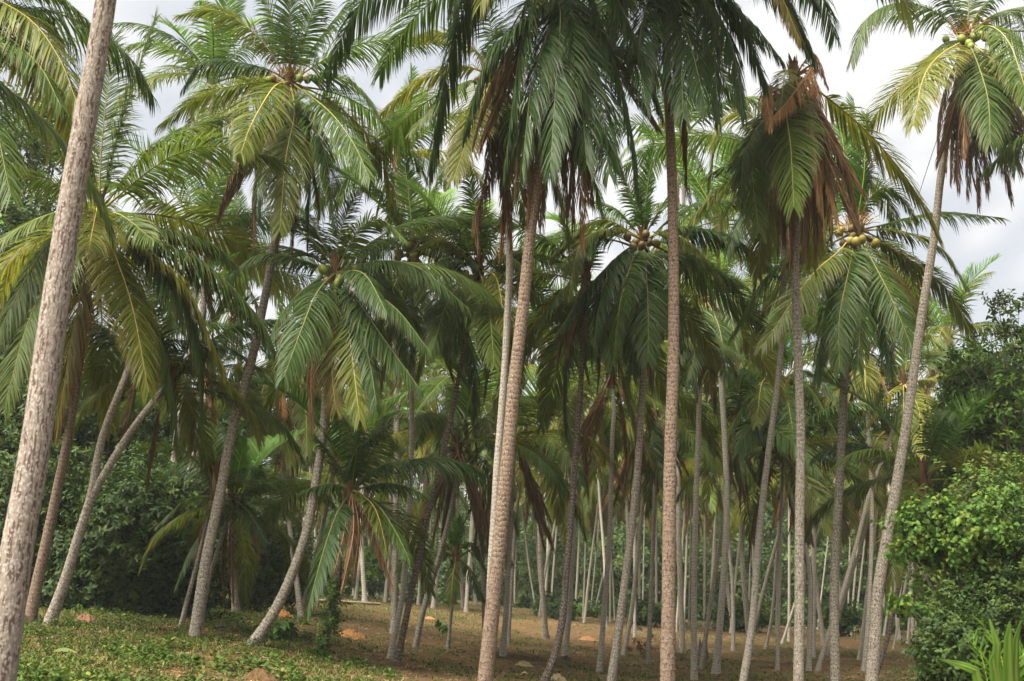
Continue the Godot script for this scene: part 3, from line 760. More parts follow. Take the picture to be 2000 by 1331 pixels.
			[0, 0.6, 1515, 200, 1472, 310, 1482, 455], [0, 0.3, 1500, 220, 1455, 300, 1448, 390], [6, 0.6, 1525, 175, 1498, 170, 1505, 250], [3, 0.3, 1585, 180, 1600, 330, 1605, 470], [6, 0.4, 1575, 170, 1590, 280, 1600, 400], [3, 0.5, 1530, 200, 1512, 280, 1510, 370], [1, 0.4, 1535, 140, 1525, 210], [6, 0.2, 1605, 230, 1620, 350, 1625, 445]]},
		{"label": "pale palm with kinked trunk, crown to the left of the skirted palm's trunk", "d": 33.8, "w": [11, 9], "t": [1580, 1322, 1582, 1230, 1583, 1143, 1576, 1079, 1556, 1010, 1545, 966, 1532, 900], "c": [1522, 745], "bark": 0, "L": 4.2, "nuts": 4, "nutkind": 1, "auto": [12, 2, 8, PI, TAU], "skirt": 3, "f": [
			[1, 0.8, 1490, 745, 1478, 830], [0, 0.2, 1460, 735, 1400, 760], [0, 0.5, 1470, 770, 1400, 880], [0, 0.7, 1540, 790, 1555, 890], [0, 0.3, 1580, 755, 1640, 860], [0, 0.6, 1500, 800, 1450, 890], [5, 0.2, 1575, 725, 1650, 790], [4, 0.0, 1525, 660, 1520, 590]]},
		{"label": "pale trunk leaning far right through the grove to a lit open crown", "d": 33.8, "w": [11, 8], "t": [1594, 1326, 1611, 1263, 1645, 1161, 1671, 1072, 1696, 973, 1712, 930, 1738, 860, 1757, 800], "c": [1765, 748], "bark": 0, "L": 4.0, "auto": [10, 1, 6, PI, TAU], "skirt": 3, "f": [
			[1, 0.1, 1810, 742, 1850, 736, 1895, 810], [1, 0.2, 1720, 738, 1665, 765], [1, 0.5, 1730, 775, 1690, 840], [1, 0.8, 1795, 800, 1802, 900], [1, 0.3, 1825, 785, 1892, 860], [0, -0.1, 1795, 690, 1868, 715], [0, 0.0, 1790, 680, 1830, 640], [0, 0.7, 1765, 810, 1755, 890], [0, 0.0, 1740, 690, 1710, 640]]},
		{"label": "second thin leaning trunk running beside the far leaning pale one", "d": 43.4, "w": [8, 7], "t": [1612, 1300, 1639, 1207, 1662, 1130, 1686, 1055], "c": [1712, 950], "bark": 4, "L": 3.8, "auto": [12, 1, 6, 0.0, TAU], "skirt": 4},
		{"label": "straight grey palm with coconuts, orange flower sprays and one snapped brown frond", "d": 24, "w": [21, 16], "t": [1632, 1331, 1630, 1143, 1639, 966, 1644, 860, 1648, 780, 1652, 682, 1660, 560], "c": [1671, 452], "bark": 4, "L": 4.3, "nuts": 16, "nutkind": 1, "flowers": 5, "auto": [3, 3, 6, PI, TAU], "skirt": 2, "f": [
			[4, 0.0, 1674, 330, 1668, 195], [4, 0.1, 1655, 340, 1638, 212], [4, 0.2, 1688, 340, 1692, 225], [3, 0.0, 1692, 350, 1716, 296, 1748, 345], [0, 0.2, 1705, 380, 1745, 370, 1792, 428], [0, 0.0, 1730, 438, 1830, 415, 1955, 425], [1, 0.2, 1740, 450, 1830, 478, 1890, 562], [1, 0.4, 1740, 485, 1846, 560, 1906, 670], [0, 0.7, 1710, 520, 1745, 590, 1790, 700], [0, 0.7, 1680, 520, 1682, 600, 1676, 720], [1, 0.6, 1640, 490, 1580, 545, 1488, 680], [0, 0.2, 1610, 460, 1500, 540, 1430, 655], [5, 0.5, 1640, 520, 1612, 610, 1594, 740], [5, 0.5, 1695, 520, 1725, 620, 1740, 735], [0, 0.6, 1660, 520, 1640, 620, 1640, 720]]},
		{"label": "thin whitish trunk with small brown skirt between two thick grey palms", "d": 33.8, "w": [11, 9], "t": [1685, 1331, 1696, 1214, 1703, 1037, 1701, 895, 1697, 850, 1693, 762], "c": [1688, 680], "bark": 0, "L": 3.8, "auto": [16, 1, 7, PI, TAU], "skirt": 5, "f": [[1, 0.7, 1690, 730, 1692, 800]]},
		{"label": "grey lichen trunk sweeping right to a high crown over the bushes", "d": 22, "w": [27, 15], "t": [1703, 1331, 1710, 1240, 1717, 1143, 1742, 1002, 1766, 860, 1778, 780, 1800, 622, 1825, 465, 1839, 340, 1862, 200], "c": [1888, 78], "bark": 4, "L": 4.6, "nuts": 9, "nutkind": 0, "flowers": 3, "auto": [3, 3, 5, PI, TAU], "skirt": 10, "f": [
			[5, 0.1, 1830, 25, 1760, 5, 1695, 35, 1662, 120], [1, 0.7, 1840, 105, 1805, 150, 1784, 245], [5, 0.1, 1845, 85, 1798, 125], [0, 0.8, 1930, 50, 1975, 90, 2020, 230], [1, 0.6, 1925, 105, 1975, 150, 2035, 230], [0, 0.1, 1893, 0, 1882, -120], [5, 0.1, 1862, 15, 1800, -70], [5, 0.2, 1920, 15, 1995, -50], [5, 0.0, 1950, 25, 2090, 0],
			[3, 0.4, 1915, 170, 1950, 270, 1977, 390], [3, 0.3, 1872, 160, 1848, 230, 1846, 330], [3, 0.4, 1880, 170, 1872, 260, 1872, 370], [3, 0.3, 1890, 170, 1892, 270, 1890, 380], [3, 0.5, 1898, 170, 1908, 270, 1910, 400], [3, 0.3, 1905, 160, 1925, 260, 1928, 375], [3, 0.2, 1880, 150, 1860, 240, 1856, 350], [5, 0.5, 1930, 150, 1965, 240, 1985, 330], [3, 0.6, 1890, 150, 1885, 220, 1882, 300], [5, 0.8, 1905, 110, 1930, 190, 1935, 280]]},
		{"label": "dark leaning trunk whose top is lost behind the bright leaved shrub", "d": 24, "w": [12, 9], "t": [1711, 1322, 1734, 1246, 1752, 1164, 1763, 1115, 1782, 1030], "c": [1806, 930], "bark": 2, "L": 3.6, "auto": [12, 1, 6, 0.0, TAU], "skirt": 4},
		{"label": "palm at the left whose yellow lit frond reaches in over the blotched trunk", "d": 15, "w": [28, 20], "t": [-300, 1250, -280, 900, -240, 500], "c": [-190, 60], "bark": 4, "L": 5.0, "auto": [10, 1, 6, PI, TAU], "skirt": 0, "f": [[1, 0.4, -90, -20, 40, 25, 110, 105, 155, 215], [0, 0.3, -80, 20, 60, 110, 120, 210], [0, 0.3, -100, 100, -20, 220, 20, 380], [0, 0.1, -80, -60, 60, -50, 170, 40]]},  # first frond is yellow green to paint the light on it
		{"label": "palm at the right showing only one dark frond beside the high lichen trunk's skirt", "d": 20, "w": [22, 17], "t": [2120, 1331, 2130, 900, 2140, 600], "c": [2150, 262], "bark": 4, "L": 4.4, "auto": [4, 3, 5, -1.2, 1.2], "skirt": 0, "f": [[5, 0.1, 2060, 245, 1990, 275, 1922, 335]]},
		{"label": "palm with pale arching crown and a huge bunched brown skirt near the hedge", "d": 32.2, "vis": true, "w": [13, 10], "t": [583, 1168, 577, 1120, 568, 1050, 560, 980, 552, 900], "c": [548, 745], "bark": 4, "L": 3.8, "auto": [12, 1, 6, PI, TAU], "skirt": 8, "f": [[1, 0.7, 580, 745, 596, 800, 600, 890], [1, 0.6, 515, 755, 498, 880], [0, 0.2, 490, 740, 430, 810], [3, 0.5, 545, 800, 532, 905], [3, 0.4, 550, 810, 552, 920], [3, 0.3, 540, 800, 520, 890], [6, 0.4, 552, 800, 545, 880], [0, 0.1, 520, 690, 480, 650], [0, 0.1, 575, 690, 620, 660]]},
		{"label": "stubby young palm with a single frond hanging straight before its thin stem", "d": 30.6, "vis": true, "w": [8, 8], "t": [876, 1252, 880, 1210, 884, 1165], "c": [890, 1086], "bark": 4, "L": 2.4, "auto": [4, 1, 4, PI, TAU], "skirt": 1, "f": [[1, 0.8, 888, 1105, 884, 1130, 880, 1182], [0, 0.3, 866, 1062, 845, 1115], [0, 0.3, 918, 1060, 952, 1120], [4, 0.1, 884, 1030, 868, 975], [4, 0.1, 903, 1030, 930, 985], [5, 0.5, 912, 1105, 948, 1175], [5, 0.3, 860, 1085, 838, 1130]]},
	]

# slender palms of the far rows: foot x, y, one point on the way, top of the bare trunk, depth, width, crown rise in pixels
func far_palms() -> Array:
	return [
		[1052, 1217, 1066, 1110, 1084, 1026, 44, 8, 90], [1047, 1194, 1034, 1115, 1026, 1051, 55, 5, 60], [1059, 1194, 1052, 1120, 1048, 1065, 55, 5, 70], [1075, 1201, 1081, 1110, 1087, 1033, 50, 6, 80], [1123, 1200, 1127, 1140, 1130, 1080, 50, 7, 90], [1141, 1217, 1150, 1130, 1162, 1037, 44, 7, 110],
		[1139, 1210, 1142, 1130, 1144, 1058, 47, 6, 70], [1153, 1200, 1159, 1140, 1164, 1086, 52, 5, 90], [1160, 1201, 1170, 1160, 1180, 1115, 50, 6, 130], [1183, 1222, 1181, 1108, 1171, 973, 42, 8, 90], [1201, 1214, 1198, 1150, 1194, 1086, 48, 5, 110], [1192, 1219, 1192, 1160, 1192, 1120, 46, 6, 160],
		[1240, 1242, 1240, 1150, 1240, 1060, 38, 8, 150], [1249, 1217, 1249, 1170, 1249, 1115, 47, 6, 150], [1254, 1200, 1256, 1160, 1257, 1108, 54, 5, 100], [1282, 1224, 1282, 1143, 1282, 1070, 45, 7, 120], [1321, 1230, 1327, 1150, 1332, 1080, 42, 7, 120], [1335, 1231, 1339, 1140, 1342, 1044, 42, 7, 90],
		[1346, 1221, 1347, 1150, 1348, 1090, 48, 6, 100], [1376, 1214, 1377, 1050, 1378, 902, 46, 8, 120], [1385, 1222, 1391, 1120, 1396, 1030, 46, 7, 130], [1392, 1219, 1393, 1170, 1395, 1120, 50, 6, 90], [1433, 1278, 1431, 1143, 1419, 1023, 37, 10, 110], [1427, 1242, 1436, 1140, 1445, 1051, 43, 7, 90],
		[1463, 1220, 1464, 1150, 1466, 1072, 50, 5, 110], [1473, 1222, 1472, 1120, 1470, 1040, 48, 6, 140], [1495, 1272, 1509, 1196, 1518, 1072, 38, 8, 160], [1519, 1310, 1522, 1180, 1525, 1055, 33, 9, 130], [1516, 1242, 1518, 1150, 1519, 1080, 44, 6, 120], [1527, 1262, 1540, 1220, 1551, 1186, 40, 7, 210], [1541, 1264, 1542, 1140, 1542, 1012, 41, 8, 130],
		[1590, 1302, 1592, 1143, 1592, 1033, 36, 9, 90], [1597, 1233, 1604, 1170, 1611, 1111, 52, 5, 110], [1656, 1240, 1657, 1200, 1658, 1161, 55, 5, 150], [1662, 1253, 1666, 1180, 1672, 1108, 46, 6, 110], [1669, 1237, 1677, 1170, 1685, 1100, 50, 6, 100], [1679, 1285, 1687, 1220, 1694, 1161, 36, 9, 240], [1727, 1242, 1738, 1170, 1749, 1115, 48, 6, 120],
		[1745, 1274, 1758, 1200, 1770, 1136, 40, 7, 140], [1752, 1246, 1756, 1190, 1762, 1130, 48, 6, 110], [1773, 1267, 1776, 1220, 1780, 1164, 42, 7, 150], [1789, 1246, 1790, 1200, 1791, 1160, 50, 5, 130], [1810, 1283, 1826, 1242, 1844, 1186, 33, 9, 200],
		[522, 1157, 530, 1120, 537, 1086, 45, 5, 120], [552, 1150, 556, 1050, 561, 966, 44, 7, 90], [567, 1161, 569, 1120, 571, 1080, 46, 5, 120], [611, 1160, 613, 1086, 616, 1030, 48, 6, 110], [600, 1165, 618, 1060, 636, 990, 42, 10, 90], [694, 1171, 703, 1090, 706, 1023, 44, 9, 120], [690, 1168, 689, 1080, 688, 1010, 50, 6, 100], [718, 1165, 720, 1100, 721, 1050, 52, 5, 120], [738, 1171, 739, 1120, 740, 1060, 48, 7, 110], [752, 1175, 752, 1120, 751, 1060, 46, 8, 120],
		[761, 1175, 765, 1080, 767, 977, 46, 6, 110], [770, 1171, 772, 1100, 775, 1040, 48, 7, 140], [816, 1189, 819, 1150, 822, 1100, 44, 8, 150], [829, 1184, 832, 1150, 835, 1110, 50, 6, 120], [839, 1182, 842, 1150, 846, 1110, 50, 6, 170], [910, 1196, 913, 1140, 918, 1080, 42, 10, 120], [962, 1190, 963, 1120, 965, 1060, 52, 7, 120], [1005, 1190, 1006, 1110, 1008, 1040, 55, 6, 110],
	]

# crowns that fill the middle distance, their trunks mostly lost among nearer fronds: crown x, y, foot x, depth
func mid_crowns() -> Array:
	return [[1290, 700, 1300, 42], [1440, 720, 1430, 44], [850, 740, 845, 42], [1100, 760, 1105, 46], [720, 720, 712, 40], [1210, 700, 1212, 46], [1640, 790, 1650, 48], [415, 150, 380, 30], [775, 310, 770, 33], [385, 455, 350, 29], [1058, 655, 1066, 36], [1478, 625, 1462, 36], [1612, 660, 1606, 40], [1850, 655, 1800, 38], [1335, 262, 1330, 40], [1405, 430, 1392, 32], [470, 540, 462, 33], [760, 780, 752, 44], [620, 760, 600, 40], 
		[1560, 560, 1550, 38], [1740, 600, 1752, 44], [900, 640, 905, 44], [1790, 840, 1780, 46], [1060, 810, 1062, 50], [930, 850, 930, 52], [680, 840, 670, 52], [1860, 880, 1850, 44], [1880, 760, 1870, 48], [1330, 870, 1330, 55], [1720, 900, 1715, 52]]

# trunk thickness puts the thin far trunks well back
func deep(d: float) -> float:
	return d if d < 31.0 else 34.0 + (d - 33.0) * 2.2

func add_palms() -> void:
	for P in near_palms():
		palm(P)
	print("near palms ", Time.get_ticks_msec())
	for a in far_palms():
		var dir := Vector2(a[4] - a[2], a[5] - a[3]).normalized()
		var top: Vector2 = Vector2(a[4], a[5]) + dir * a[8] * 1.35
		var lean: float = absf(a[4] - a[0]) / absf(a[5] - a[1])
		var label := "thin palm leaning in the far rows before the dark woods" if lean > 0.13 else "thin upright palm in the far rows before the dark woods"
		var P := {"label": label, "group": "thin leaning palms of the far rows" if lean > 0.13 else "thin upright palms of the far rows", "d": deep(a[6]), "w": [a[7] * 0.95, a[7] * 0.75], "t": [a[0], a[1], a[2], a[3], a[4], a[5]], "c": [top.x, top.y], "bark": 0 if rng.randf() < 0.8 else 4, "L": rng.randf_range(3.6, 4.5), "auto": [12, 1, 6, 0.0, TAU], "skirt": rng.randi_range(2, 5), "flare": 0.6}
		palm(P)
	for a in mid_crowns():
		var D: float = deep(a[3]) if a[1] > 580 else float(a[3])
		var x := W(a[2], 1200, D)
		var gy := ground(x.x, x.z)
		var c := W(a[0], a[1], D)
		# foot on the ground at that depth
		var o := thing("coconut_palm", Vector3(x.x, gy, -D), "palm in the middle of the grove, its crown showing between nearer fronds", "palm tree", "palms showing between nearer fronds")
		var base := Vector3(0, -0.15, 0)
		var top := c - o.position
		var pts := PackedVector3Array([base, base.lerp(top, 0.35) + Vector3(-0.12 * top.x + rng.randf_range(-0.6, 0.6), 0, 0.2), base.lerp(top, 0.75), top])
		part(o, "trunk", trunk_mesh(spline(pts, 14), 0.115, 0.08, false, Vector2(rng.randf(), rng.randf() * 5.0), 0.6), bark[0 if rng.randf() < 0.5 else 4])
		part(o, "leaf_sheath", sheath_mesh(0.14, 0.7), mat.fibre, Transform3D(Basis(), top - Vector3(0, 0.1, 0)))
		var size := rng.randf_range(0.85, 1.02)
		auto_fronds(o, top, 17, size, 1, 0, 6, 0.0, TAU, rng.randi() % 3)
		auto_dead(o, top, rng.randi_range(2, 5), size, 1)

func add_ground() -> void:
	var n := 190
	var v := PackedVector3Array(); var c := PackedColorArray(); var idx := PackedInt32Array(); var nn := PackedVector3Array()
	for j in n + 1:
		var tz := lerpf(-4.6, 5.6, float(j) / n)
		var z := -20.0 - 3.5 * sinh(tz)
		for i in n + 1:
			var tx := lerpf(-5.2, 5.2, float(i) / n)
			var x := 3.0 * sinh(tx)
			v.append(Vector3(x, ground(x, z), z))
			nn.append(Vector3.UP)
			c.append(soil_color(x, z))
	for j in n:
		for i in n:
			var p := j * (n + 1) + i
			idx.append_array([p, p + n + 1, p + 1, p + 1, p + n + 1, p + n + 2])
	var st := SurfaceTool.new()
	st.create_from(arrays_mesh(v, nn, c, idx), 0)
	st.generate_normals()
	var o := part(self, "ground", st.commit(), mat.ground)
	o.set_meta("kind", "structure")
	o.set_meta("label", "brown soil of the grove floor with dry litter and weeds")

func green_share(x: float, z: float) -> float:
	var d := -z
	var g := 0.22 + 0.8 * bump.get_noise_2d(x * 3.2 + 90.0, z * 3.2) + 0.7 * bump.get_noise_2d(x * 11.0 + 190.0, z * 11.0)
	g += 0.50 * smoothstep(-1.5, -5.5, x + (d - 16.0) * 0.10)     # weeds thicken to the left
	g += 0.22 * smoothstep(20.0, 14.0, d)
	return clampf(g, 0.0, 1.0)

func soil_color(x: float, z: float) -> Color:
	var a := lin(0.205, 0.140, 0.080)
	var b := lin(0.130, 0.090, 0.052)
	var q := clampf(0.5 + 0.9 * bump.get_noise_2d(x * 5.0, z * 5.0 + 300.0), 0.0, 1.0)
	var col := a.lerp(b, q)
	var clay := smoothstep(0.25, 0.5, bump.get_noise_2d(x * 4.0 - 500.0, z * 4.0))
	col = col.lerp(lin(0.27, 0.145, 0.072), clay * 0.45)
	return col.lerp(lin(0.088, 0.082, 0.034), green_share(x, z) * 0.7)

# where the sight line of a pixel meets the ground
func onto(px: float, py: float) -> Vector3:
	var d := 7.0
	var p := W(px, py, d)
	while d < 140.0:
		p = W(px, py, d)
		if p.y <= ground(p.x, p.z): break
		d += 0.1
	p.y = ground(p.x, p.z)
	return p

func grass_mesh(seed_: int, blades: int, h: float, flat: float) -> ArrayMesh:
	var r := RandomNumberGenerator.new(); r.seed = seed_
	var v := PackedVector3Array(); var nn := PackedVector3Array(); var c := PackedColorArray(); var idx := PackedInt32Array()
	for k in blades:
		var az := r.randf() * TAU
		var o := Vector3(cos(az), 0, sin(az))
		var s := Vector3(-sin(az), 0, cos(az))
		var root := Vector3(r.randf_range(-1, 1), 0, r.randf_range(-1, 1)) * h * 0.6
		var ln := h * r.randf_range(0.5, 1.1)
		var up := r.randf_range(0.5, 1.0) * (1.0 - flat)
		var hw := ln * r.randf_range(0.03, 0.06) + 0.003
		var mid := root + (o * 0.35 + Vector3.UP * up).normalized() * ln * 0.55 + Vector3.UP * 0.01
		var tip := mid + (o * 0.9 + Vector3.UP * (up * 0.55 - 0.1)).normalized() * ln * 0.5
		var tint := r.randf_range(0.65, 1.3)
		var b := v.size()
		for p in [root - s * hw, root + s * hw, mid - s * hw * 0.9, mid + s * hw * 0.9, tip]:
			v.append(p); c.append(Color(tint, tint, tint)); nn.append((o * -0.4 + Vector3.UP).normalized())
		idx.append_array([b, b + 2, b + 1, b + 1, b + 2, b + 3, b + 2, b + 4, b + 3])
	return arrays_mesh(v, nn, c, idx)

func add_ground_cover() -> void:
	var gx: Array = []; var gc: Array = []; var wx: Array = []; var wc: Array = []; var lx: Array = []; var lc: Array = []
	for i in 120000:
		var d := 10.5 + 75.0 * pow(rng.randf(), 2.1)
		var x := rng.randf_range(-0.56, 0.56) * d
		var z := -d
		var g := green_share(x, z)
		var y := ground(x, z) - 0.01
		var s := rng.randf_range(0.6, 1.3)
		var b := Basis(Vector3.UP, rng.randf() * TAU).scaled(Vector3.ONE * s)
		if rng.randf() < g * 0.62:
			if x < -2.0 + 2.5 * bump.get_noise_2d(x * 4.0, z * 4.0) - (d - 16.0) * 0.18 and rng.randf() < 0.42:
				wx.append(Transform3D(Basis(Vector3.UP, rng.randf() * TAU).scaled(Vector3.ONE * rng.randf_range(0.5, 1.0) * (1.0 + 1.5 * pow(clampf(0.5 + 1.1 * bump.get_noise_2d(x * 14.0 + 700.0, z * 14.0), 0.0, 1.0), 3.0))), Vector3(x, y, z)))
				var q := rng.randf_range(0.6, 1.35)
				wc.append(Color(0.052 * q, 0.092 * q, 0.016 * q) if rng.randf() < 0.86 else Color(0.12 * q, 0.145 * q, 0.032 * q))
			else:
				gx.append(Transform3D(b.scaled(Vector3(1, 0.8, 1)), Vector3(x, y, z)))
				var q := rng.randf_range(0.6, 1.3)
				gc.append(Color(0.070 * q, 0.092 * q, 0.020 * q) if rng.randf() < 0.8 else Color(0.15 * q, 0.12 * q, 0.045 * q))
		elif rng.randf() < 0.28:
			lx.append(Transform3D(b, Vector3(x, y + 0.01, z)))
			var q := rng.randf_range(0.5, 1.3)
			lc.append(Color(0.20 * q, 0.125 * q, 0.07 * q) if rng.randf() < 0.8 else Color(0.30 * q, 0.23 * q, 0.13 * q))
	tag(copies(self, "grass", grass_mesh(3, 9, 0.13, 0.25), mat.grass, gx, gc), "short grass growing over the grove floor", "grass", "", "stuff")
	tag(copies(self, "ground_cover_weeds", sprig_mesh(77, 9, 0.07, 0.034, 0.09, 0.1), mat.leaf, wx, wc), "low leafy weeds covering the ground by the jungle hedge", "weeds", "", "stuff")
	tag(copies(self, "dry_litter", grass_mesh(9, 8, 0.13, 0.92), mat.earth, lx, lc), "dry brown straw and leaf litter on the soil", "leaf litter", "", "stuff")

func bush(called: String, label: String, category: String, group: String, D: float, list: Array, sprig: Mesh, cols: Array, size: Vector2, trunk_px: Array, r0 := 0.06, density := 1.0, twigs := 3) -> Node3D:
	var first: Array = list[0]
	var at := W(trunk_px[0] if trunk_px.size() else first[0], 1200, D)
	at.y = ground(at.x, at.z)
	var o := thing(called, at, label, category, group)
	var blobs: Array = []
	var k := D / FOCAL
	for b in list:
		var depth: float = D + (b[5] if b.size() > 5 else rng.randf_range(-0.6, 0.6))
		var cen := W(b[0], b[1], depth) - at
		var rz: float = (b[2] + b[3]) * 0.5 * k * 0.8
		blobs.append([cen, Vector3(b[2] * k, b[3] * k, rz), b[4] * density])
		# limbs from the foot into each part of the crown
		var foot := Vector3(rng.randf_range(-0.1, 0.1), -0.1, rng.randf_range(-0.1, 0.1))
		if trunk_px.size() > 2: foot = foot.lerp(W(trunk_px[2], trunk_px[3], D) - at, rng.randf_range(0.35, 1.0))
		limb(o, "branch", PackedVector3Array([foot, foot.lerp(cen, 0.5) + Vector3(rng.randf_range(-0.2, 0.2), 0.15, rng.randf_range(-0.2, 0.2)), cen + Vector3(0, b[3] * k * 0.5, 0)]), r0 * 0.6, r0 * 0.15, bark[4])
		for q in twigs:
			var e := cen + Vector3(rng.randf_range(-0.8, 0.8) * b[2] * k, rng.randf_range(-0.3, 0.8) * b[3] * k, rng.randf_range(-0.6, 0.6) * rz)
			limb(o, "branch", PackedVector3Array([foot.lerp(cen, 0.6), foot.lerp(cen, 0.6).lerp(e, 0.5) + Vector3(0, 0.1, 0), e]), r0 * 0.3, r0 * 0.08, bark[4])
	if trunk_px.size() > 2:
		var pts := PackedVector3Array([Vector3(0, -0.15, 0)])
		pts.append(Vector3(0, -0.15, 0).lerp(W(trunk_px[2], trunk_px[3], D) - at, 0.5) + Vector3(0.1, 0, 0))
		pts.append(W(trunk_px[2], trunk_px[3], D) - at)
		limb(o, "trunk", pts, r0, r0 * 0.6, bark[4])
	foliage(o, "foliage", sprig, mat.leaf, blobs, cols, size)
	return o

func add_plants() -> void:
	var laurel := sprig_mesh(4, 10, 0.15, 0.062, 0.20, 0.7)
	var small := sprig_mesh(5, 12, 0.085, 0.042, 0.20, 0.3)
	var broad := sprig_mesh(6, 9, 0.095, 0.07, 0.16, 0.6)
	var light := sprig_mesh(8, 7, 0.16, 0.055, 0.12, 0.2)
	var dk: Array = [lin(0.030, 0.058, 0.014), lin(0.040, 0.072, 0.016), lin(0.024, 0.046, 0.014), lin(0.058, 0.088, 0.018)]
	var olive: Array = [lin(0.075, 0.090, 0.020), lin(0.055, 0.080, 0.020), lin(0.10, 0.11, 0.03)]
	var fresh: Array = [lin(0.082, 0.155, 0.024), lin(0.066, 0.132, 0.022), lin(0.11, 0.165, 0.028), lin(0.05, 0.10, 0.02)]
	var yellow: Array = [lin(0.14, 0.15, 0.02), lin(0.07, 0.11, 0.02), lin(0.05, 0.08, 0.02)]
	var S := Vector2(0.8, 1.25)
	# the jungle edge on the left
	bush("jungle_bush", "dark glossy bush at the foot of the blotched trunk's background", "bush", "bushes of the jungle hedge", 27, [[20, 1080, 120, 125, 1900], [70, 960, 90, 90, 900]], laurel, dk, S, [30, 1200])
	bush("jungle_bush", "dense dark bush filling the gap behind the forked palm", "bush", "bushes of the jungle hedge", 27, [[205, 1110, 95, 95, 1700], [260, 1020, 90, 80, 1100]], laurel, dk, S, [200, 1200])
	bush("jungle_bush", "rounded dark bush between forked palm and thin pale leaning palm", "bush", "bushes of the jungle hedge", 29, [[330, 1105, 85, 90, 1500], [300, 980, 100, 90, 1300]], laurel, dk, S, [310, 1190])
	bush("jungle_bush", "dark bush behind the low arching young palm", "bush", "bushes of the jungle hedge", 34, [[430, 1090, 95, 95, 1500], [400, 980, 90, 80, 900]], laurel, dk, S, [420, 1180])
	bush("jungle_bush", "bush with yellowing leaves at the end of the hedge", "bush", "bushes of the jungle hedge", 36, [[545, 1085, 42, 75, 800], [515, 1120, 50, 55, 600]], small, yellow, Vector2(1.1, 1.6), [540, 1170])
	bush("jungle_bush", "low dark bush under the end of the jungle hedge", "bush", "bushes of the jungle hedge", 38, [[490, 1120, 60, 55, 700], [570, 1130, 50, 45, 500]], laurel, dk, S, [500, 1175])
	bush("jungle_tree", "broad dark tree behind the orange fronded palm", "tree", "trees behind the hedge", 33, [[90, 850, 150, 130, 2200], [40, 700, 130, 110, 1500], [190, 760, 90, 90, 1000]], laurel, dk, Vector2(1.0, 1.6), [150, 1190, 156, 930], 0.16)
	bush("jungle_tree", "vine hung dark tree behind the tall curved trunk", "tree", "trees behind the hedge", 38, [[340, 900, 110, 110, 1500], [270, 800, 110, 110, 1400], [430, 860, 90, 100, 1100]], laurel, dk, Vector2(1.1, 1.7), [330, 1180, 335, 980], 0.15)
	bush("jungle_tree", "tall airy tree with sky showing through, behind the blotched trunk", "tree", "trees behind the hedge", 36, [[60, 110, 80, 60, 150], [10, 300, 110, 120, 700], [110, 250, 80, 80, 200], [30, 480, 120, 110, 1300]], light, dk + fresh, Vector2(1.2, 1.9), [40, 1190, 40, 600], 0.2)
	# the green edge on the right
	bush("sparse_tree", "airy tree with thin upper twigs against the sky", "tree", "", 24, [[1975, 600, 34, 22, 26], [1950, 590, 20, 14, 12], [1990, 660, 36, 32, 40], [1915, 690, 34, 22, 26], [1875, 700, 24, 16, 16], [1940, 740, 46, 26, 50], [1985, 750, 44, 36, 70], [1890, 745, 40, 18, 26], [1960, 820, 60, 40, 150], [1990, 690, 30, 30, 30], [1935, 655, 16, 16, 9]], light, fresh, Vector2(0.8, 1.2), [1995, 1250, 1985, 880], 0.05, 1.3, 1)
	bush("vine_draped_tree", "tree smothered in small leaved creeper with bright green top", "tree", "", 25, [[1905, 775, 56, 40, 480], [1960, 790, 60, 45, 500], [1930, 850, 75, 65, 1400], [1870, 850, 40, 50, 450], [1915, 940, 75, 70, 1400], [1975, 900, 60, 80, 1000], [1985, 1000, 60, 80, 900], [1860, 800, 24, 12, 40], [1890, 735, 40, 22, 120], [1960, 720, 50, 26, 160]], small, fresh, Vector2(0.9, 1.5), [1930, 1240, 1930, 960], 0.10, 0.85, 1)
	bush("thicket", "olive tangled thicket under the creeper covered tree", "bush", "", 19, [[1965, 1000, 85, 70, 1100], [1900, 1060, 70, 60, 900], [1940, 1090, 90, 80, 1300], [1995, 1090, 60, 90, 900], [1870, 1140, 60, 60, 700]], small, olive + fresh, Vector2(0.8, 1.2), [1980, 1290], 0.05, 0.8)
	bush("bright_leaved_shrub", "shrub with bright heart shaped leaves reaching over the dark thicket", "shrub", "", 15, [[1875, 1065, 85, 34, 190], [1940, 1100, 70, 36, 120], [1800, 1035, 50, 22, 90], [1845, 1015, 60, 22, 100], [1895, 1035, 70, 30, 120], [1770, 1080, 26, 12, 34], [1812, 1085, 40, 14, 50], [1955, 1010, 50, 22, 70], [1930, 1065, 50, 16, 60], [1985, 990, 30, 18, 40], [1765, 1180, 18, 10, 14], [1790, 1195, 22, 9, 14], [1875, 1070, 40, 14, 40], [1838, 1062, 40, 12, 36]], broad, fresh, Vector2(0.75, 1.15), [1925, 1300, 1900, 1210], 0.035, 1.0, 1)
	bush("thicket", "dark thicket round the foot of the bright leaved shrub", "bush", "", 14.2, [[1910, 1210, 55, 50, 560], [1985, 1190, 55, 85, 800], [1870, 1275, 50, 50, 700], [1950, 1290, 80, 60, 1000], [2040, 1150, 60, 140, 900], [1850, 1325, 40, 30, 300]], small, dk, Vector2(0.5, 0.95), [1950, 1320], 0.05, 1.3)
	# low growth in the far rows
	var far_low := [[720, 1115, 45, 42, 46, "light green shrub behind the lying pole"], [652, 1130, 30, 30, 44, "small green shrub behind the hanging dark frond"], [1045, 1168, 40, 22, 58, "low fern green shrub at the far edge of the soil"], [905, 1150, 50, 40, 58, "dark shrub behind the stubby young palm"], [1385, 1185, 46, 22, 60, "low bright shrub at the wood's edge behind the leaning pale trunk"]]
	for f in far_low:
		bush("understorey_shrub", f[5], "shrub", "shrubs under the far rows", deep(f[4]), [[f[0], f[1], f[2], f[3], 420]], laurel, fresh if f[0] != 905 else dk, Vector2(1.2, 2.0), [f[0], 1190], 0.04)
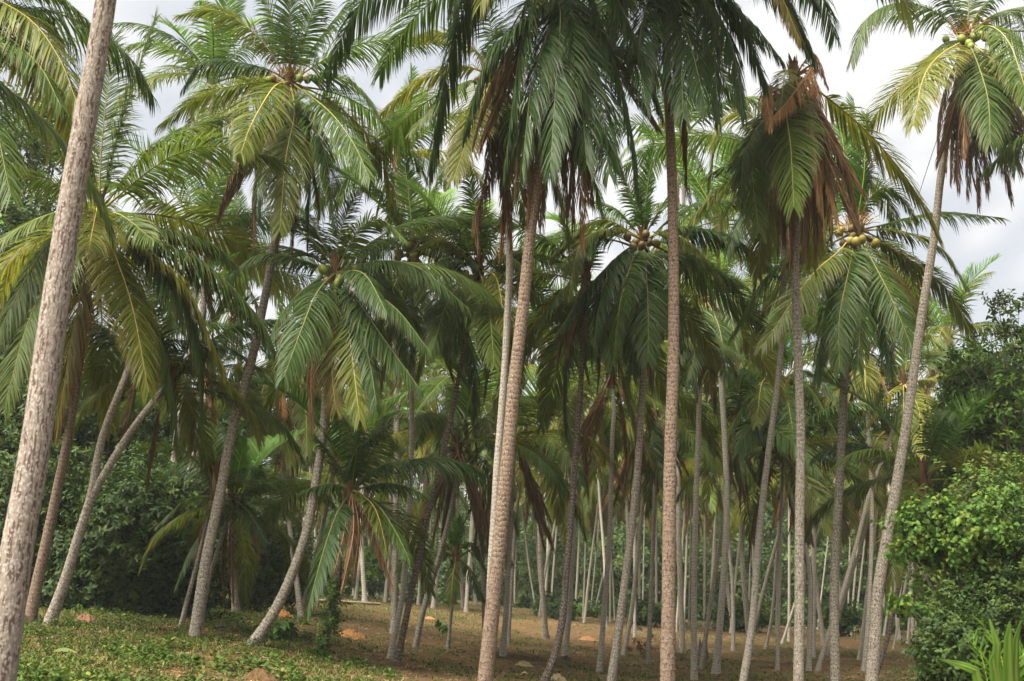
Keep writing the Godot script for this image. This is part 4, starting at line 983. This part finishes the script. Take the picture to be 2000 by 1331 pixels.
	for q in 16:
		var fx: float = [450, 610, 800, 870, 985, 1085, 1130, 1215, 1262, 1310, 1345, 1440, 1480, 1550, 1640, 1735][q]
		var fd := 70.0 + 12.0 * sin(q * 2.1)
		bush("understorey_shrub", "low green shrub among the thin trunks of the far rows", "shrub", "low shrubs among the far trunks", fd, [[fx, 1180 + fx * 0.018, 30 + 10 * sin(q * 1.3), 20 + 7 * sin(q * 2.9), 200]], laurel, fresh if q % 3 == 0 else dk, Vector2(1.4, 2.4), [fx, 1190], 0.04)
	# woods beyond the grove
	var blobs: Array = []
	var k := 0
	for px in range(330, 2060, 52):
		var D := 100.0 + 11.0 * sin(k * 1.7)
		k += 1
		var cen := W(px, 1125 + 12 * sin(k * 2.3), D)
		blobs.append([cen, Vector3(4.0, 4.2 + sin(k * 3.1) * 0.9, 3.4), 650])
		cen = W(px + 20, 1040 + 22 * sin(k * 1.3), D + 8.0)
		blobs.append([cen, Vector3(4.6, 5.0, 3.6), 600])
	var woods := foliage(self, "distant_woods", small, mat.leaf, blobs, dk, Vector2(3.2, 5.2))
	tag(woods, "dark green woods closing off the far end of the grove", "woods", "", "stuff")
	# vine on the young palm's stem
	var vine := thing("climbing_vine", onto(632, 1281), "leafy vine climbing the young palm's thin stem", "vine")
	var vb: Array = []
	for q in [[632, 1255, 9, 18, 30], [645, 1215, 11, 18, 46], [652, 1180, 9, 18, 36], [656, 1150, 7, 14, 20], [626, 1275, 14, 8, 24]]:
		vb.append([W(q[0], q[1], 21.9) - vine.position, Vector3(q[2], q[3], q[2]) * 22.0 / FOCAL, q[4]])
	foliage(vine, "foliage", small, mat.leaf, vb, fresh + dk, Vector2(0.6, 1.0))
	limb(vine, "stem", PackedVector3Array([Vector3(0, -0.05, 0), W(640, 1224, 21.85) - vine.position, W(657, 1150, 21.85) - vine.position]), 0.012, 0.006, bark[4])

func add_seedling() -> void:
	var D := 9.0
	var at := W(1962, 1345, D)
	at.y = ground(at.x, at.z)
	var o := thing("coconut_seedling", at, "bright green coconut seedling with broad undivided blades before the thicket", "seedling")
	var foot := Vector3(0, 0.02, 0)
	var blades := [[1948, 1300, 1950, 1255, 1932, 1210, 17], [1974, 1290, 1976, 1250, 1972, 1214, 20], [1985, 1300, 1990, 1250, 1994, 1212, 13], [1910, 1320, 1870, 1305, 1832, 1288, 15], [1945, 1320, 1935, 1290, 1938, 1276, 16]]
	for b in blades:
		var st := spline(PackedVector3Array([foot, W(b[0], b[1], D - 0.05) - at, W(b[2], b[3], D - 0.1) - at, W(b[4], b[5], D - 0.05) - at]), 10)
		var v := PackedVector3Array(); var nn := PackedVector3Array(); var c := PackedColorArray(); var idx := PackedInt32Array()
		var tint := rng.randf_range(0.85, 1.2)
		for i in 11:
			var t := i / 10.0
			var T := (st[mini(i + 1, 10)] - st[maxi(i - 1, 0)]).normalized()
			var S := T.cross(Vector3(0.25, 0.1, 1)).normalized()
			var N := S.cross(T)
			var hw: float = b[6] * D / FOCAL * (pow(sin(PI * clampf(t * 0.86 + 0.10, 0, 1)), 0.8)) * (0.2 if t < 0.3 else 1.0) * (1.0 if t < 0.99 else 0.05)
			for q in 7:
				var e := (q - 3) / 3.0
				v.append(st[i] + S * hw * e + N * (0.018 * (q % 2) - absf(e) * hw * 0.35))
				nn.append((N + S * (0.35 if q % 2 else -0.35)).normalized())
				var s := tint * (1.0 + 0.12 * (q % 2))
				c.append(Color(0.085 * s, 0.165 * s, 0.024 * s) if absf(e) > 0.1 else Color(0.22, 0.27, 0.06))
		for i in 10:
			for q in 6:
				var p := i * 7 + q
				idx.append_array([p, p + 7, p + 1, p + 1, p + 7, p + 8])
		part(o, "leaf_blade", arrays_mesh(v, nn, c, idx), leaf_mats[0])
	for f in [[1925, 1310, 1905, 1270, 1902, 1240], [1990, 1310, 2010, 1280, 2030, 1250], [1940, 1325, 1915, 1310, 1895, 1300], [1985, 1325, 2000, 1300, 1998, 1262], [1960, 1310, 1948, 1262, 1915, 1215]]:
		var d := state(4)
		d.merge({"n": 16, "lmax": 0.30, "w": 0.022, "twist": 0.4, "rib": 0.008, "sides": 4, "t0": 0.35}, true)
		var made := frond_mesh(PackedVector3Array([foot, W(f[0], f[1], D + 0.1) - at, W(f[2], f[3], D + 0.15) - at, W(f[4], f[5], D + 0.2) - at]), Vector3(0.9, 0, 0.4), d)
		var fr := part(o, "frond", made[0], leaf_mats[0])
		part(fr, "midrib", made[1], rib_mat)

func add_small_things() -> void:
	# heaps of dug soil
	var heaps := [[165, 1216, 26, 20, lin(0.33, 0.15, 0.075), "rounded orange earth heap below the forked palm"], [682, 1246, 30, 20, lin(0.42, 0.17, 0.055), "bright orange earth heap right of the vine wrapped stem"], [552, 1205, 22, 16, lin(0.42, 0.16, 0.05), "orange earth heap half hidden by the strongly leaning trunk"], [838, 1210, 15, 6, lin(0.40, 0.17, 0.06), "flat orange earth heap in front of the stubby young palm"], [1146, 1250, 22, 7, lin(0.42, 0.18, 0.07), "low orange earth patch between the pale palms"], [1022, 1302, 22, 12, lin(0.40, 0.25, 0.11), "crumbly yellow earth heap beside the straight slim palm"], [1088, 1330, 20, 16, lin(0.42, 0.26, 0.12), "yellow clod of earth behind the dark bent foot"], [198, 1252, 9, 9, lin(0.33, 0.14, 0.06), "small red earth clod in the weeds"], [505, 1331, 48, 26, lin(0.15, 0.075, 0.030), "dark brown mound of rotting husk in the weeds"], [1105, 1290, 15, 9, lin(0.11, 0.058, 0.036), "brown root mound under the ringed grey palm"], [1219, 1292, 16, 10, lin(0.16, 0.085, 0.045), "small clay heap at the pale leaning palm's foot"], [660, 1290, 18, 7, lin(0.26, 0.14, 0.07), "flat brown earth patch near the vine wrapped stem"], [365, 1220, 9, 9, lin(0.40, 0.16, 0.055), "orange earth heap between the curved trunk and slim stem"], [402, 1234, 8, 7, lin(0.36, 0.15, 0.06), "little orange heap right of the curved trunk"], [1470, 1290, 12, 5, lin(0.34, 0.16, 0.07), "orange earth patch left of the leaning thin palm"], [1525, 1295, 18, 8, lin(0.28, 0.15, 0.08), "broad low earth heap behind the skirted palm's trunk"]]
	for h in heaps:
		var p := onto(h[0], minf(h[1], 1330))
		var k := -p.z / FOCAL
		var o := part(self, numbered("earth_heap"), lump(h[2] * k * 1.1, h[3] * k * 0.6, h[2] * k * 0.9, h[0] * 1.7, Color(h[4].r * 0.55, h[4].g * 0.68, h[4].b * 0.9), 0.3 * h[3] * k + 0.03, 36, 16), mat.earth, Transform3D(Basis(), p))
		tag(o, h[5], "earth heap", "heaps of earth on the grove floor")
	# a cut pole lying across
	var a := onto(560, 1176)
	var b := onto(742, 1184)
	var lg := thing("fallen_pole", a, "long pale pole lying on the ground behind the vine wrapped stem", "log")
	limb(lg, "log", PackedVector3Array([Vector3(0, 0.12, 0), (b - a) * 0.5 + Vector3(0, 0.10, 0.1), b - a + Vector3(0, 0.08, 0)]), 0.085, 0.055, bark[1])
	for q in [0.4, 0.6, 0.9]:
		limb(lg, "branch_stub", PackedVector3Array([(b - a) * q + Vector3(0, 0.1, 0), (b - a) * q + Vector3(0.05, 0.2, 0.05), (b - a) * q + Vector3(0.1, 0.3, 0.1)]), 0.03, 0.015, bark[1])
	# a branch in the weeds
	a = onto(418, 1232); b = onto(465, 1234)
	var br := thing("fallen_branch", a, "dark crooked branch lying in the weeds by the curved trunk", "branch")
	limb(br, "stick", PackedVector3Array([Vector3(0, 0.05, 0), (b - a) * 0.3 + Vector3(0, 0.10, 0), (b - a) * 0.7 + Vector3(0, 0.05, 0), b - a + Vector3(0, 0.03, 0)]), 0.045, 0.015, bark[2])
	limb(br, "twig", PackedVector3Array([(b - a) * 0.3 + Vector3(0, 0.1, 0), (b - a) * 0.4 + Vector3(0, 0.2, 0.1), (b - a) * 0.45 + Vector3(0, 0.28, 0.15)]), 0.018, 0.006, bark[2])
	# stumps
	for s in [[558, 1240, 0.12, 0.22, "jagged little stump beside the leaning palm's foot"], [1373, 1290, 0.20, 0.55, "charred black stump beside the slender leaning palm"], [1242, 1232, 0.35, 0.18, "dark rotting stump in the far soil"]]:
		var p := onto(s[0], s[1])
		var o := thing("tree_stump", p, s[4], "stump")
		limb(o, "stump", PackedVector3Array([Vector3(0, -0.1, 0), Vector3(0.02, s[3] * 0.5, 0), Vector3(0.03, s[3], 0)]), s[2] * 1.2, s[2] * 0.7, bark[2])
		for q in 5:
			var az := q * 1.3
			limb(o, "splinter", PackedVector3Array([Vector3(cos(az), 0, sin(az)) * s[2] * 0.5 + Vector3(0, s[3] * 0.85, 0), Vector3(cos(az), 0, sin(az)) * s[2] * 0.45 + Vector3(0, s[3] * (1.0 + 0.1 * (q % 3)), 0), Vector3(cos(az), 0, sin(az)) * s[2] * 0.4 + Vector3(0, s[3] * (1.1 + 0.14 * (q % 3)), 0)]), s[2] * 0.3, 0.01, bark[2])
	# dry brushwood
	for s in [[1262, 1285, 0.9, "dried red leaved brushwood left of the reddish straight trunk"], [1335, 1290, 0.8, "tangle of bare twigs right of the reddish straight trunk"]]:
		var p := onto(s[0], s[1])
		var o := thing("dry_brushwood", p, s[3], "brushwood")
		var tips: Array = []
		for q in 11:
			var d: Vector3 = Vector3(rng.randf_range(-1, 1), rng.randf_range(0.3, 1.2), rng.randf_range(-0.6, 0.6)).normalized() * s[2] * rng.randf_range(0.5, 1.1)
			limb(o, "twig", PackedVector3Array([Vector3(rng.randf_range(-0.15, 0.15), 0, rng.randf_range(-0.15, 0.15)), d * 0.5 + Vector3(0, 0.08, 0), d + Vector3(rng.randf_range(-0.1, 0.1), -0.05, 0)]), 0.012, 0.004, bark[2])
			tips.append([d * 0.8, Vector3.ONE * 0.12, 5])
		if s[0] == 1262:
			foliage(o, "dead_leaves", sprig_mesh(15, 5, 0.10, 0.05, 0.08, 0.9), mat.earth, tips, [lin(0.16, 0.055, 0.03), lin(0.11, 0.05, 0.03)], Vector2(0.7, 1.1))
	# broad fallen leaves and leafy patches in the weeds
	var k := 0
	for s in [[125, 1283, 0.34, 0.5, "long pale green leaf blade lying in the weeds"], [352, 1287, 0.20, 1.1, "oval pale green leaf lying in the weeds"], [1025, 1322, 0.16, 0.2, "yellow fallen leaf on the soil"]]:
		var p := onto(s[0], s[1])
		var v := PackedVector3Array(); var nn := PackedVector3Array(); var c := PackedColorArray(); var idx := PackedInt32Array()
		for i in 9:
			var t := i / 8.0
			var hw: float = s[2] * 0.16 * pow(sin(PI * clampf(t, 0.03, 0.97)), 0.7)
			for q in 3:
				v.append(Vector3((t - 0.5) * s[2], 0.07 + 0.03 * sin(t * 4.0) + 0.012 * absf(q - 1.0), (q - 1.0) * hw)); nn.append(Vector3(0, 1, (q - 1) * -0.3).normalized())
				c.append(lin(0.11, 0.145, 0.045) if k < 2 else lin(0.5, 0.38, 0.12))
		for i in 8:
			for q in 2:
				var e := i * 3 + q
				idx.append_array([e, e + 3, e + 1, e + 1, e + 3, e + 4])
		var o := part(self, numbered("fallen_leaf"), arrays_mesh(v, nn, c, idx), mat.leaf, Transform3D(Basis(Vector3.UP, s[3]) * Basis(Vector3.RIGHT, 0.5), p))
		tag(o, s[4], "leaf", "fallen leaves")
		k += 1
	var taro := sprig_mesh(41, 9, 0.34, 0.24, 0.12, 0.9)
	for s in [[540, 1254, 9, "broad leaved plant beside the strongly leaning palm's foot"], [405, 1190, 6, "bluish broad leaved plant at the hedge's foot"], [300, 1195, 5, "pale broad leaved plant under the jungle hedge"], [868, 1238, 4, "broad leaved plant at the stubby young palm's foot"]]:
		var p := onto(s[0], s[1])
		var o := thing("broad_leaved_plant", p, s[3], "plant", "broad leaved plants")
		var st := PackedVector3Array([Vector3(0, -0.05, 0), Vector3(0.02, 0.1, 0), Vector3(0.03, 0.22, 0)])
		limb(o, "stem", st, 0.015, 0.01, bark[4])
		foliage(o, "foliage", taro, mat.leaf, [[Vector3(0, 0.16, 0), Vector3(0.4, 0.08, 0.25), s[2]]], [lin(0.085, 0.165, 0.035), lin(0.07, 0.13, 0.03)], Vector2(0.4, 0.8))
	# loose cord from the high crown
	var c0 := W(1842, 240, 22.0)
	var cord := thing("hanging_cord", c0, "thin dark cord slanting down from the high crown against the sky", "cord")
	limb(cord, "cord", PackedVector3Array([Vector3.ZERO, W(1818, 310, 22.2) - c0, W(1783, 418, 22.6) - c0, W(1755, 500, 23.2) - c0]), 0.008, 0.007, bark[2])

func make_sky() -> PanoramaSkyMaterial:
	var w := 1024
	var h := 512
	var im := Image.create(w, h, false, Image.FORMAT_RGBF)
	var n := FastNoiseLite.new(); n.seed = 21; n.frequency = 1.0; n.fractal_octaves = 5
	for y in h:
		var el := (0.5 - (y + 0.5) / h) * PI
		for x in w:
			var az := TAU * x / w
			var d := Vector3(cos(el) * cos(az), sin(el), cos(el) * sin(az))
			var q := d / maxf(absf(d.y) + 0.25, 0.25)
			var c := n.get_noise_3d(q.x * 1.3, d.y * 2.0, q.z * 2.1)
			var k := smoothstep(-0.30, 0.28, c + 0.5 * n.get_noise_3d(q.x * 3.7 + 20.0, d.y * 5.0, q.z * 5.3))
			var col := Color(0.160, 0.168, 0.184).lerp(Color(0.216, 0.217, 0.218), k)
			if d.y < 0.0: col = Color(0.08, 0.075, 0.06)
			im.set_pixel(x, y, col)
	var m := PanoramaSkyMaterial.new()
	m.panorama = ImageTexture.create_from_image(im)
	return m

func _ready() -> void:
	rng.seed = 20240
	bump.seed = 8; bump.frequency = 0.03; bump.fractal_octaves = 3
	var cam := Camera3D.new()
	cam.name = "camera"
	add_child(cam)
	cam.position = Vector3(0, EYE, 0)
	cam.rotation = Vector3(PITCH, 0, 0)
	cam.fov = rad_to_deg(2.0 * atan(665.5 / FOCAL))
	cam.near = 0.1
	cam.far = 1500.0
	var lens := CameraAttributesPhysical.new()
	lens.frustum_focal_length = 35.05
	lens.frustum_focus_distance = 21.0
	lens.exposure_aperture = 2.0
	lens.frustum_far = 1500.0
	lens.frustum_near = 0.1
	cam.attributes = lens
	var env := Environment.new()
	env.background_mode = Environment.BG_SKY
	env.sky = Sky.new()
	env.sky.sky_material = make_sky()
	env.tonemap_mode = Environment.TONE_MAPPER_LINEAR
	env.tonemap_exposure = 4.6
	env.fog_enabled = true
	env.fog_density = 0.0004
	env.fog_light_color = Color(0.86, 0.90, 0.86)
	env.sdfgi_enabled = true
	env.ssao_enabled = true
	env.ssil_enabled = true
	var we := WorldEnvironment.new()
	we.name = "surroundings"
	we.environment = env
	add_child(we)
	var sun := DirectionalLight3D.new()
	sun.name = "sun"
	add_child(sun)
	sun.rotation = Vector3(deg_to_rad(-62), deg_to_rad(-44), 0)
	sun.light_energy = 1.6
	sun.light_angular_distance = 50.0
	sun.light_color = Color(1.0, 0.97, 0.91)
	sun.shadow_enabled = true
	make_materials()
	print("materials ", Time.get_ticks_msec())
	for P in near_palms():
		if P.get("vis", false):
			var p := W(P.t[0], P.t[1], P.d)
			soil_marks.append([p.x, P.d, p.y - ground_base(p.x, p.z)])
	for a in far_palms():
		var p := W(a[0], a[1], deep(a[6]))
		soil_marks.append([p.x, deep(a[6]), p.y - ground_base(p.x, p.z)])
	add_ground()
	print("ground ", Time.get_ticks_msec())
	nut_meshes = [nut_mesh(lin(0.16, 0.19, 0.04)), nut_mesh(lin(0.13, 0.092, 0.038)), nut_mesh(lin(0.20, 0.17, 0.04))]
	build_library()
	print("library ", Time.get_ticks_msec())
	add_palms()
	print("palms ", Time.get_ticks_msec())
	add_plants()
	add_seedling()
	add_small_things()
	add_ground_cover()
	print("done ", Time.get_ticks_msec())
